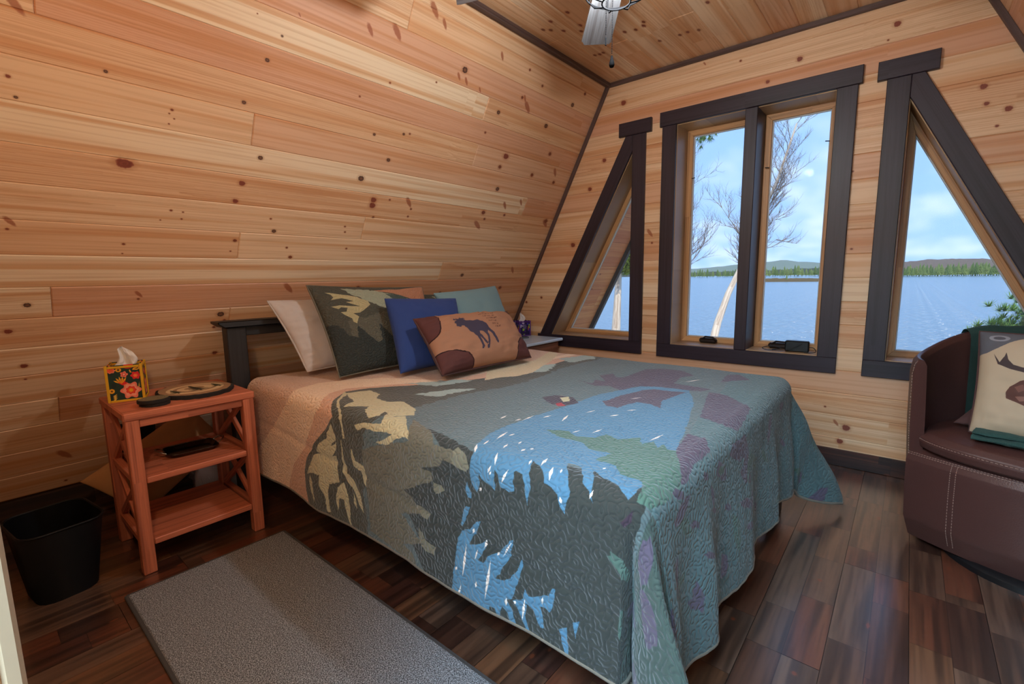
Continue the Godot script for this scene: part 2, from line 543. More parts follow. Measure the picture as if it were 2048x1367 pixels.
# see-through sheet of wood grain running along x: 0 fine lines, 1 arched rings, 2 broad streaks
func grain(sd: int, kind: int, col: Color, strength: float) -> Image:
	var w := 512
	var h := 512
	var a := noise_image(40 if kind != 1 else 26, h, sd, [0.09, 0.010, 0.022][kind], [2, 1, 3][kind])
	a.resize(w, h, Image.INTERPOLATE_CUBIC)
	var b := noise_image(64, h, sd + 50, 0.16, 2)
	b.resize(w, h, Image.INTERPOLATE_CUBIC)
	var da := a.get_data()
	var db := b.get_data()
	var px := PackedByteArray()
	px.resize(w * h * 4)
	var cr := int(col.r * 255)
	var cg := int(col.g * 255)
	var cb := int(col.b * 255)
	for i in w * h:
		var t := da[i] / 255.0
		var f := db[i] / 255.0
		var al := 0.0
		if kind == 0:
			al = clampf((t - 0.45) * 1.6, 0.0, 1.0) * (0.5 + 0.5 * f)
		elif kind == 1:
			var r := fposmod(t * 15.0 + f * 0.25, 1.0)
			al = r * r * r * (0.7 + 0.3 * f) if r < 0.93 else (1.0 - r) * 13.0
		else:
			al = clampf((t - 0.5) * 3.2, 0.0, 1.0) * (0.75 + 0.25 * f)
		var j := i * 4
		px[j] = cr
		px[j + 1] = cg
		px[j + 2] = cb
		px[j + 3] = int(clampf(al * strength, 0.0, 1.0) * 255.0)
	var im := Image.create_from_data(w, h, false, Image.FORMAT_RGBA8, px)
	im.resize(2048, h, Image.INTERPOLATE_BILINEAR)
	return im


func knot_stamp(kind: int) -> Image:
	var s := 96
	var im := Image.create(s, s, false, Image.FORMAT_RGBA8)
	var nz := FastNoiseLite.new()
	nz.seed = kind + 3
	nz.frequency = 0.06
	for y in s:
		for x in s:
			var p := Vector2(x - 47.5, y - 47.5) / 47.5
			var wob := nz.get_noise_2d(x, y) * 0.22
			var c := Color(0, 0, 0, 0)
			if kind == 3:  # a branch cut along its length: a soft reddish spike
				var q := p.rotated(-0.9)
				var k := 1.0 - (q.x * q.x * 1.1 + q.y * q.y * (9.0 + q.x * 5.0)) + wob
				c = Color(0.58, 0.31, 0.20, clampf(k * 1.3, 0.0, 0.72))
			else:
				var r := Vector2(p.x * 1.9, p.y * 2.3).length() + wob
				var tail := maxf(0.0, 1.0 - absf(p.x)) * maxf(0.0, 1.0 - absf(p.y) * (9.0 + 10.0 * absf(p.x)))
				if r < 1.0:
					var ring := 0.5 + 0.5 * sin(r * 14.0)
					if kind == 0:
						c = Color(0.45, 0.29, 0.20).lerp(Color(0.20, 0.12, 0.10), smoothstep(0.35, 0.75, r))
					elif kind == 1:
						c = Color(0.46, 0.22, 0.13)
					else:
						c = Color(0.52, 0.25, 0.18).lerp(Color(0.42, 0.18, 0.13), ring * 0.6 + 0.4 * smoothstep(0.7, 1.0, r))
					c.a = smoothstep(1.0, 0.75, r) * 0.92
				var halo := clampf((1.7 - r) / 0.9, 0.0, 1.0) * 0.30
				var al := maxf(halo, tail * 0.55)
				if c.a < al:
					c = Color(0.55, 0.30, 0.15, al)
			im.set_pixel(x, y, c)
	return im


func stamp_knot(im: Image, x: float, y: float, w: float, h: float, kind: int) -> void:
	var s: Image = T.knots[kind].duplicate()
	var sw := maxi(int(w), 3)
	var sh := maxi(int(h), 3)
	s.resize(sw, sh, Image.INTERPOLATE_BILINEAR if sw > 20 else Image.INTERPOLATE_LANCZOS)
	im.blend_rect(s, Rect2i(0, 0, sw, sh), Vector2i(int(x - sw * 0.5), int(y - sh * 0.5)))


const PINE := [Color(0.900, 0.760, 0.610), Color(0.870, 0.695, 0.540), Color(0.835, 0.630, 0.495), Color(0.912, 0.800, 0.665), Color(0.850, 0.665, 0.525), Color(0.885, 0.730, 0.580)]


func pine_board(im: Image, r: Rect2i, tone: int, sheet: int) -> void:
	im.fill_rect(r, PINE[tone % PINE.size()])
	var lay := func(g: Image) -> void:
		var ox := rng.randi_range(0, 900)
		var oy := rng.randi_range(0, maxi(0, 511 - r.size.y))
		var x := 0
		while x < r.size.x:
			var w := mini(r.size.x - x, 2048 - ox)
			im.blend_rect(g, Rect2i(ox, oy, w, r.size.y), r.position + Vector2i(x, 0))
			x += w
			ox = 0
	lay.call(T.pine_streak)
	lay.call(T.pine_fine)
	if sheet == 1:
		lay.call(T.pine_arch)
	elif sheet == 2:
		lay.call(T.pine_arch2)


func fill_poly(im: Image, pts: PackedVector2Array, col: Color) -> void:
	var y0 := 1e9
	var y1 := -1e9
	for p in pts:
		y0 = minf(y0, p.y)
		y1 = maxf(y1, p.y)
	for y in range(maxi(0, int(floor(y0))), mini(im.get_height() - 1, int(ceil(y1))) + 1):
		var yc := y + 0.5
		var xs := []
		for i in pts.size():
			var a := pts[i]
			var b := pts[(i + 1) % pts.size()]
			if (a.y <= yc) != (b.y <= yc):
				xs.append(a.x + (yc - a.y) / (b.y - a.y) * (b.x - a.x))
		xs.sort()
		for k in range(0, xs.size() - 1, 2):
			var xa := int(round(xs[k]))
			var xb := int(round(xs[k + 1]))
			if xb > xa:
				im.fill_rect(Rect2i(xa, y, xb - xa, 1), col)


func blob(im: Image, c: Vector2, rx: float, ry: float, col: Color, petals := 0, depth := 0.0, turn := 0.0) -> void:
	var pts := PackedVector2Array()
	for k in 40:
		var a := TAU * k / 40.0
		var r := 1.0 + depth * cos(a * petals + turn)
		pts.append(c + Vector2(cos(a) * rx, sin(a) * ry) * r)
	fill_poly(im, pts, col)


func blank(w: int, h: int, col: Color) -> Image:
	var im := Image.create(w, h, false, Image.FORMAT_RGBA8)
	im.fill(col)
	return im


func tex(im: Image) -> ImageTexture:
	return ImageTexture.create_from_image(im)


func make_textures() -> void:
	T.knots = [knot_stamp(0), knot_stamp(1), knot_stamp(2), knot_stamp(3)]
	T.pine_fine = grain(1, 0, Color(0.62, 0.39, 0.23), 0.40)
	T.pine_arch = grain(2, 1, Color(0.66, 0.41, 0.24), 0.50)
	T.pine_arch2 = grain(8, 1, Color(0.66, 0.41, 0.24), 0.40)
	T.pine_streak = grain(3, 2, Color(0.78, 0.52, 0.32), 0.60)
	T.dark_fine = grain(4, 0, Color(0.07, 0.04, 0.035), 0.42)
	T.dark_streak = grain(5, 2, Color(0.08, 0.05, 0.04), 0.50)
	T.pale_streak = grain(6, 2, Color(0.55, 0.40, 0.30), 0.25)
	wall_left_image()
	wall_front_image()
	ceiling_image()
	floor_image()
	quilt_image()
	# plain grain that tints: light, with darker lines
	var g := blank(2048, 512, Color(1, 1, 1))
	g.blend_rect(grain(21, 0, Color(0.50, 0.40, 0.36), 0.40), Rect2i(0, 0, 2048, 512), Vector2i.ZERO)
	g.blend_rect(grain(22, 2, Color(0.45, 0.36, 0.32), 0.38), Rect2i(0, 0, 2048, 512), Vector2i.ZERO)
	g.blend_rect(grain(23, 1, Color(0.55, 0.45, 0.38), 0.25), Rect2i(0, 0, 2048, 512), Vector2i.ZERO)
	T.grain = tex(g)
	var gh := noise_image(96, 512, 31, 0.2, 2)
	gh.resize(1024, 512, Image.INTERPOLATE_CUBIC)
	T.grain_height = tex(gh)
	var weave := Image.create(256, 256, false, Image.FORMAT_L8)
	for y in 256:
		for x in 256:
			var over := (x / 8 + y / 8) % 2 == 0
			var u := (x % 8) / 8.0 * PI
			var v := (y % 8) / 8.0 * PI
			var hh := (0.4 + 0.6 * sin(u)) if over else (0.35 + 0.5 * sin(v))
			weave.set_pixel(x, y, Color(hh, hh, hh))
	T.weave = tex(weave)
	var fn := FastNoiseLite.new()
	fn.seed = 77
	fn.frequency = 0.03
	fn.fractal_octaves = 4
	T.leather = tex(FNL(78, 0.09, FastNoiseLite.TYPE_CELLULAR).get_seamless_image(512, 512))
	T.speckle = tex(FNL(79, 0.35, FastNoiseLite.TYPE_SIMPLEX).get_seamless_image(512, 512))
	T.cloud = tex(FNL(80, 0.02, FastNoiseLite.TYPE_SIMPLEX_SMOOTH).get_seamless_image(512, 512))


func FNL(sd: int, freq: float, kind: int) -> FastNoiseLite:
	var n := FastNoiseLite.new()
	n.seed = sd
	n.frequency = freq
	n.noise_type = kind
	n.fractal_octaves = 3
	return n


# rows of boards on the left wall and where one board ends and the next begins (z)
const JOINTS := {0: [-0.564], 1: [-1.49], 2: [-2.12], 3: [-0.247], 4: [-1.8], 5: [-2.75], 6: [-0.866], 7: [-0.248], 8: [-2.132], 9: [-0.875], 10: [-1.487], 11: [], 12: [-2.75], 13: [-0.882], 14: [-2.13], 15: [-0.258], 16: [-2.103], 17: [], 18: [-1.49], 19: [-0.87]}
const TONES := {0: [4, 2], 1: [4], 2: [1, 5], 3: [0, 2], 4: [5], 5: [0, 4], 6: [1, 1], 7: [3, 2], 8: [3, 1], 9: [1, 0], 10: [0, 5], 11: [1], 12: [3, 2], 13: [5, 4], 14: [1, 4], 15: [0, 2], 16: [3, 1], 17: [2], 18: [5, 1], 19: [1, 5]}


func wall_left_image() -> void:
	var im := blank(2048, 2048, PINE[0])
	for k in 20:
		var cuts: Array = JOINTS[k].duplicate()
		cuts.sort()
		cuts.reverse()
		var edges := [0.02] + cuts + [-3.2]
		for i in edges.size() - 1:
			var x0 := int((0.02 - edges[i]) / 3.22 * 2048.0)
			var x1 := int((0.02 - edges[i + 1]) / 3.22 * 2048.0)
			var y0 := int((2.76 - (0.196 + 0.128 * (k + 1))) / 2.57 * 2048.0)
			var y1 := int((2.76 - (0.196 + 0.128 * k)) / 2.57 * 2048.0)
			var tones: Array = TONES[k]
			pine_board(im, Rect2i(x0, y0, x1 - x0, y1 - y0), tones[i % tones.size()], (k * 7 + i * 5) % 4)
	for i in range(0, KNOTS_LEFT.size(), 4):
		var sz: float = KNOTS_LEFT[i + 2] / 1000.0
		stamp_knot(im, (0.02 - KNOTS_LEFT[i] / 1000.0) / 3.22 * 2048.0, (2.76 - KNOTS_LEFT[i + 1] / 1000.0) / 2.57 * 2048.0, sz * 1.75 / 3.22 * 2048.0, minf(sz, 0.05) * 1.7 / 2.57 * 2048.0, KNOTS_LEFT[i + 3])
	T.wall_left = tex(im)


func wall_front_image() -> void:
	var im := blank(2048, 1280, PINE[1])
	for k in 20:
		var y0 := int((2.5 - (0.034 + 0.129 * k)) / 2.5 * 1280.0)
		var y1 := int((2.5 - (0.034 + 0.129 * (k - 1))) / 2.5 * 1280.0)
		pine_board(im, Rect2i(0, y0, 2048, y1 - y0), [3, 0, 5, 1, 4, 0, 1, 5, 3, 0, 4, 5, 0, 4, 0, 1, 5, 2, 0, 5][k], (k * 3) % 4)
	for i in range(0, KNOTS_FRONT.size(), 4):
		var sz: float = KNOTS_FRONT[i + 2] / 1000.0
		stamp_knot(im, (KNOTS_FRONT[i] / 1000.0 + 2.9) / 4.2 * 2048.0, (2.5 - KNOTS_FRONT[i + 1] / 1000.0) / 2.5 * 1280.0, minf(sz, 0.045) * 1.8 / 4.2 * 2048.0, minf(sz, 0.045) * 1.9 / 2.5 * 1280.0, KNOTS_FRONT[i + 3])
	T.wall_front = tex(im)


func ceiling_image() -> void:
	var im := blank(2048, 1024, PINE[0])
	for k in 16:
		var y0 := int(k * 64.0)
		var y1 := int((k + 1) * 64.0)
		pine_board(im, Rect2i(0, y0, 2048, y1 - y0), [0, 5, 3, 1, 0, 5, 1, 0, 5, 4, 3, 1, 5, 0, 3, 1][k], (k * 5) % 4)
	for i in range(0, KNOTS_CEILING.size(), 4):
		stamp_knot(im, (0.02 - KNOTS_CEILING[i + 1] / 1000.0) / 3.22 * 2048.0, (KNOTS_CEILING[i] / 1000.0 + 1.8595) / 2.072 * 1024.0, 40.0, 22.0, KNOTS_CEILING[i + 3])
	T.ceiling = tex(im)


const LAMINATE := [Color(0.400, 0.225, 0.155), Color(0.345, 0.215, 0.155), Color(0.255, 0.160, 0.125), Color(0.400, 0.300, 0.240), Color(0.430, 0.285, 0.195), Color(0.370, 0.255, 0.195), Color(0.310, 0.180, 0.140)]


func floor_image() -> void:
	var im := blank(2048, 1536, LAMINATE[0])
	for k in 12:
		for s in 2:
			var x := 0
			var last := -1
			while x < 2048:
				var len := rng.randi_range(420, 1000)
				if x == 0:
					len = rng.randi_range(150, 800)
				var t := rng.randi_range(0, LAMINATE.size() - 1)
				if t == last:
					t = (t + 1) % LAMINATE.size()
				last = t
				var w := mini(len, 2048 - x)
				var r := Rect2i(x, k * 128 + s * 64, w, 64)
				im.fill_rect(r, LAMINATE[t])
				for g in [T.pale_streak, T.dark_streak, T.dark_fine]:
					im.blend_rect(g, Rect2i(rng.randi_range(0, 2048 - w), rng.randi_range(0, 440), w, 64), r.position)
				im.fill_rect(Rect2i(x, r.position.y, 2, 64), Color(0.10, 0.06, 0.05))
				x += w
			im.fill_rect(Rect2i(0, k * 128 + s * 64, 2048, 1), Color(0.13, 0.08, 0.06))
		for q in 2:
			stamp_knot(im, rng.randf() * 2048.0, k * 128 + rng.randf_range(15, 110), rng.randf_range(50, 110), rng.randf_range(14, 26), 1)
	T.floor = tex(im)


const QUILT_COLORS := {"snow": Color(0.735, 0.690, 0.535), "mid": Color(0.395, 0.375, 0.305), "mid2": Color(0.445, 0.430, 0.350), "blue": Color(0.290, 0.455, 0.560), "green": Color(0.285, 0.400, 0.345), "purple": Color(0.305, 0.240, 0.300), "darkpurple": Color(0.205, 0.135, 0.190), "red": Color(0.62, 0.10, 0.16), "cream": Color(0.80, 0.71, 0.56), "leaf": Color(0.345, 0.470, 0.400)}


# the quilt's printed cloth: 2.62 m x 2.5 m, head at the left, near hem at the bottom
func quilt_px(s: float, t: float) -> Vector2:
	return Vector2(s / 2.62 * 2048.0, (2.0 - t) / 2.5 * 2048.0)


func quilt_poly(list: Array, extra: Array = []) -> PackedVector2Array:
	var p := PackedVector2Array()
	for i in range(0, list.size(), 2):
		p.append(quilt_px(list[i] / 1000.0, list[i + 1] / 1000.0))
	for e in extra:
		p.append(quilt_px(e[0], e[1]))
	return p


func jagged(p: PackedVector2Array, amp: float, step: float) -> PackedVector2Array:
	var out := PackedVector2Array()
	for i in p.size():
		var a := p[i]
		var b := p[(i + 1) % p.size()]
		var n := int(a.distance_to(b) / step)
		out.append(a)
		for k in range(1, n):
			out.append(a.lerp(b, float(k) / n) + Vector2(rng.randf_range(-amp, amp), rng.randf_range(-amp, amp)))
	return out


func quilt_image() -> void:
	var im := blank(2048, 2048, Color(0.800, 0.640, 0.530))
	im.fill_rect(Rect2i(0, 0, 80, 2048), Color(0.830, 0.680, 0.570))
	fill_poly(im, quilt_poly(QUILT_BAND_1, [[0.10, -0.40], [0.05, -0.6], [3.0, -0.6], [3.0, 2.2], [0.95, 2.2], [0.85, 1.3]]), Color(0.900, 0.770, 0.640))
	fill_poly(im, quilt_poly(QUILT_BAND_2, [[0.43, -0.6], [3.0, -0.6], [3.0, 2.2], [1.02, 2.2], [0.90, 1.2]]), Color(0.815, 0.620, 0.500))
	fill_poly(im, quilt_poly(QUILT_EDGE, [[0.68, -0.6], [3.0, -0.6], [3.0, 2.2], [1.10, 2.2], [0.98, 1.5], [1.0, 0.9]]), Color(0.265, 0.260, 0.215))
	# wooded slopes of the middle distance, blue window light put into their teal
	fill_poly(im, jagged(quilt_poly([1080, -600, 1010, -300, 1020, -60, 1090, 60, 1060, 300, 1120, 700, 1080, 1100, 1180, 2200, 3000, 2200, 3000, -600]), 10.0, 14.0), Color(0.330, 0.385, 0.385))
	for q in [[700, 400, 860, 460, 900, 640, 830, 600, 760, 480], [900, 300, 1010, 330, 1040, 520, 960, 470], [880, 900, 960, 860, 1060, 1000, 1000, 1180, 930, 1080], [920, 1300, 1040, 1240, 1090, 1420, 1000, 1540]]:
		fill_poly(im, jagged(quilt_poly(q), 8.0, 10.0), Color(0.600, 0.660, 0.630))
	# dark fir wood on the near side and round the foot
	fill_poly(im, jagged(quilt_poly([1255, 57, 1322, 35, 1396, -3, 1478, -16, 1515, -27, 1421, -35, 1324, -85, 1374, -88, 1239, -179, 1295, -212, 1367, -217, 1215, -216, 1260, -250, 1300, -290, 1340, -320, 1230, -300, 1290, -350, 1330, -390, 1400, -470, 1400, -600, 2010, -600, 2060, -200, 2020, 20, 1960, 90, 1520, 12]), 3.0, 12.0), Color(0.175, 0.185, 0.165))
	fill_poly(im, quilt_poly([1960, -600, 2070, -200, 2040, 40, 2120, 60, 2700, 60, 2700, -600]), Color(0.235, 0.290, 0.260))
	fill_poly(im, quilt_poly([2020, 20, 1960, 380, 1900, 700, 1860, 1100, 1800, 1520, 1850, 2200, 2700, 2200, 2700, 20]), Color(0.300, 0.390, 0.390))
	for s in QUILT_SHAPES:
		if s[0] == "leaf":
			continue
		fill_poly(im, jagged(quilt_poly(s[1]), 2.5, 9.0), QUILT_COLORS[s[0]])
	for i in range(0, QUILT_DASH.size(), 4):
		var a := quilt_px(QUILT_DASH[i] / 1000.0, QUILT_DASH[i + 1] / 1000.0)
		var b := quilt_px(QUILT_DASH[i + 2] / 1000.0, QUILT_DASH[i + 3] / 1000.0)
		var d := (b - a).normalized().orthogonal() * rng.randf_range(2.2, 4.0)
		fill_poly(im, PackedVector2Array([a, a.lerp(b, 0.5) + d, b, a.lerp(b, 0.5) - d]), Color(0.90, 0.83, 0.78))
	for i in 26:  # little dashes of light on the water
		var s := rng.randf_range(1.48, 1.98)
		var t := rng.randf_range(0.02, 0.75) * (1.0 if rng.randf() < 0.8 else 1.3)
		var a := quilt_px(s, t)
		if im.get_pixelv(Vector2i(a)).b > 0.6 and im.get_pixelv(Vector2i(a)).r < 0.5:
			var b := a + Vector2(rng.randf_range(-4, 4), rng.randf_range(-26, -10))
			var d := (b - a).normalized().orthogonal() * rng.randf_range(1.4, 2.6)
			fill_poly(im, PackedVector2Array([a, a.lerp(b, 0.5) + d, b, a.lerp(b, 0.5) - d]), Color(0.88, 0.86, 0.84))
	# leaves and berries printed round the foot
	for i in 70:
		var s := rng.randf_range(2.06, 2.55)
		var t := rng.randf_range(-0.4, 1.9)
		if i < 5:
			s = rng.randf_range(1.96, 2.12)
			t = rng.randf_range(-0.45, -0.12)
		var c := quilt_px(s, t)
		var turn := rng.randf() * TAU
		var long := rng.randf_range(22.0, 55.0)
		var pts := PackedVector2Array()
		for k in 14:
			var a := TAU * k / 14.0
			var q := Vector2(cos(a) * long, sin(a) * long * 0.38) * rng.randf_range(0.75, 1.15)
			pts.append(c + q.rotated(turn))
		var pick := Color(0.275, 0.365, 0.325)
		if i >= 5 and i % 2 == 0:
			pick = Color(0.330, 0.290, 0.350)
		elif i >= 5 and i % 3 == 0:
			pick = Color(0.250, 0.330, 0.325)
		fill_poly(im, pts, pick)
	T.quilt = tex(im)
	# stitched meander: puffs between winding seams
	var n := noise_image(2048, 2048, 91, 0.050, 1)
	var d := n.get_data()
	var lut := PackedByteArray()
	lut.resize(256)
	for i in 256:
		var e := absf(i / 255.0 - 0.5) * 2.0
		lut[i] = int(clampf(pow(e * 1.7, 0.5), 0.0, 1.0) * 255.0)
	for i in d.size():
		d[i] = lut[d[i]]
	T.quilt_height = tex(Image.create_from_data(2048, 2048, false, Image.FORMAT_L8, d))


# ---------------------------------------------------------------- materials

func mat(called: String, col: Color, rough := 0.7, t: Texture2D = null, scale := Vector3.ONE) -> StandardMaterial3D:
	var m := StandardMaterial3D.new()
	m.resource_name = called
	m.albedo_color = col
	m.roughness = rough
	if t:
		m.albedo_texture = t
		m.uv1_scale = scale
	M[called] = m
	return m


func relief(m: StandardMaterial3D, t: Texture2D, cm: float) -> void:
	m.heightmap_enabled = true
	m.heightmap_texture = t
	m.heightmap_scale = cm


func cloth(called: String, col: Color, scale := 14.0, cm := 0.05) -> StandardMaterial3D:
	var m := mat(called, col, 0.9)
	m.uv1_triplanar = true
	m.uv1_scale = Vector3.ONE * scale
	m.albedo_texture = T.speckle_soft
	relief(m, T.weave, cm)
	m.rim_enabled = true
	m.rim = 0.25
	return m


func make_materials() -> void:
	# nearly white speckle for cloth and rough paint
	var sp: Image = (T.speckle as ImageTexture).get_image().duplicate()
	var d := sp.get_data()
	for i in d.size():
		d[i] = 190 + d[i] / 4
	T.speckle_soft = tex(Image.create_from_data(512, 512, false, Image.FORMAT_L8, d))
	for w in ["wall_left", "wall_front", "ceiling"]:
		var m := mat(w, Color(1, 1, 1), 0.42, T[w])
		m.metallic_specular = 0.45
	var f := mat("laminate", Color(1, 1, 1), 0.30, T.floor)
	f.metallic_specular = 0.75
	f.clearcoat_enabled = true
	f.clearcoat = 1.0
	f.clearcoat_roughness = 0.22
	relief(f, T.grain_height, 0.035)
	mat("pine", Color(0.80, 0.60, 0.40), 0.45, T.grain, Vector3(0.5, 2.0, 1))
	mat("pale_pine", Color(0.76, 0.62, 0.46), 0.45, T.grain, Vector3(0.5, 2.0, 1))
	mat("stained", Color(0.185, 0.145, 0.185), 0.45, T.grain, Vector3(0.5, 2.0, 1))
	mat("stained_trim", Color(0.355, 0.275, 0.255), 0.5, T.grain, Vector3(0.5, 2.0, 1))
	mat("core", Color(0.42, 0.30, 0.20), 0.9)
	var g := mat("glass", Color(0.92, 0.97, 1.0, 0.04), 0.02)
	g.transparency = BaseMaterial3D.TRANSPARENCY_ALPHA
	g.metallic_specular = 0.05
	mat("spacer", Color(0.75, 0.76, 0.76), 0.4)
	mat("black_metal", Color(0.045, 0.045, 0.055), 0.45)
	mat("bronze", Color(0.20, 0.17, 0.16), 0.35).metallic = 0.5
	mat("steel", Color(0.62, 0.60, 0.56), 0.25).metallic = 1.0
	mat("charcoal_wood", Color(0.165, 0.160, 0.165), 0.5, T.grain, Vector3(0.5, 2.0, 1))
	mat("red_wood", Color(0.80, 0.455, 0.325), 0.5, T.grain, Vector3(0.7, 2.6, 1))
	mat("white_paint", Color(0.78, 0.83, 0.86), 0.25)
	mat("brown_drawer", Color(0.56, 0.36, 0.26), 0.5, T.grain, Vector3(0.7, 2.6, 1))
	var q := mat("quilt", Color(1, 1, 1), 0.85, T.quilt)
	relief(q, T.quilt_height, 0.40)
	q.rim_enabled = true
	q.rim = 0.35
	var qb := mat("quilt_back", Color(0.44, 0.45, 0.40), 0.9)
	qb.albedo_texture = null
	relief(qb, T.quilt_height, 0.4)
	cloth("binding", Color(0.52, 0.48, 0.42))
	cloth("white_linen", Color(0.86, 0.80, 0.76), 12.0, 0.01)
	cloth("mattress_cloth", Color(0.80, 0.78, 0.74), 10.0, 0.02)
	cloth("denim", Color(0.155, 0.255, 0.50), 9.0, 0.06)
	cloth("teal", Color(0.50, 0.62, 0.64), 9.0, 0.08)
	cloth("suede_brown", Color(0.33, 0.20, 0.18), 12.0, 0.02)
	cloth("tan_cushion", Color(0.80, 0.57, 0.36), 12.0, 0.04)
	cloth("green_fleece", Color(0.16, 0.30, 0.27), 10.0, 0.12)
	cloth("dark_bag", Color(0.05, 0.055, 0.075), 12.0, 0.03)
	var rug := cloth("rug", Color(0.745, 0.755, 0.775), 1.3, 0.4)
	var rd := sp.get_data()
	for i in rd.size():
		rd[i] = clampi(int((rd[i] - 128) * 1.5) + 165, 60, 255)
	rug.albedo_texture = tex(Image.create_from_data(512, 512, false, Image.FORMAT_L8, rd))
	rug.heightmap_texture = T.speckle
	rug.rim = 0.1
	cloth("rug_edge", Color(0.30, 0.285, 0.28), 12.0, 0.05)
	var lt := mat("leather", Color(0.30, 0.185, 0.165), 0.38)
	lt.uv1_triplanar = true
	lt.uv1_scale = Vector3.ONE * 5.0
	relief(lt, T.leather, 0.05)
	mat("stitch", Color(0.62, 0.50, 0.44), 0.8)
	var bn := mat("bin", Color(0.020, 0.024, 0.034), 0.55)
	bn.metallic_specular = 0.4
	mat("tissue", Color(0.92, 0.90, 0.88), 0.9).backlight_enabled = true
	M.tissue.backlight = Color(0.35, 0.34, 0.33)
	mat("yellow_wood", Color(0.86, 0.64, 0.08), 0.5)
	mat("bark", Color(0.12, 0.095, 0.08), 0.9)
	mat("charger", Color(0.045, 0.07, 0.085), 0.4)
	mat("cord", Color(0.03, 0.03, 0.035), 0.5)
	mat("blade", Color(0.56, 0.56, 0.57), 0.5, T.grain, Vector3(0.7, 2.6, 1))
	mat("cabin_white", Color(0.88, 0.85, 0.80), 0.6)
	mat("cream_paint", Color(0.72, 0.60, 0.48), 0.5)
	mat("cage_black", Color(0.03, 0.03, 0.035), 0.85).metallic_specular = 0.15
	mat("laminate_base", Color(0.80, 0.78, 0.78), 0.6, T.floor)


# ---------------------------------------------------------------- the room

var OPEN_MID := rect(XC - 0.43, 0.622, XC + 0.43, 2.06)


func tri_open(sg: float) -> PackedVector2Array:
	return PackedVector2Array([Vector2(XC + sg * 0.735, 0.625), Vector2(XC + sg * 1.429, 0.625), Vector2(XC + sg * 0.735, 1.947)])


# outline moved inwards (or outwards) along its own edges
func inset(poly: PackedVector2Array, d: float) -> PackedVector2Array:
	var s := signf(area2(poly))
	var out := PackedVector2Array()
	var n := poly.size()
	for i in n:
		var a := poly[(i - 1 + n) % n]
		var b := poly[i]
		var c := poly[(i + 1) % n]
		var e0 := (b - a).normalized()
		var e1 := (c - b).normalized()
		var n0 := Vector2(-e0.y, e0.x) * s * d
		var n1 := Vector2(-e1.y, e1.x) * s * d
		var hit = Geometry2D.line_intersects_line(b + n0, e0, b + n1, e1)
		out.append(hit if hit != null else b + n0)
	return out


func clipped(polys: Array, holes: Array) -> Array:
	for h in holes:
		var next := []
		for p in polys:
			next.append_array(Geometry2D.clip_polygons(p, h))
		polys = next
	return polys


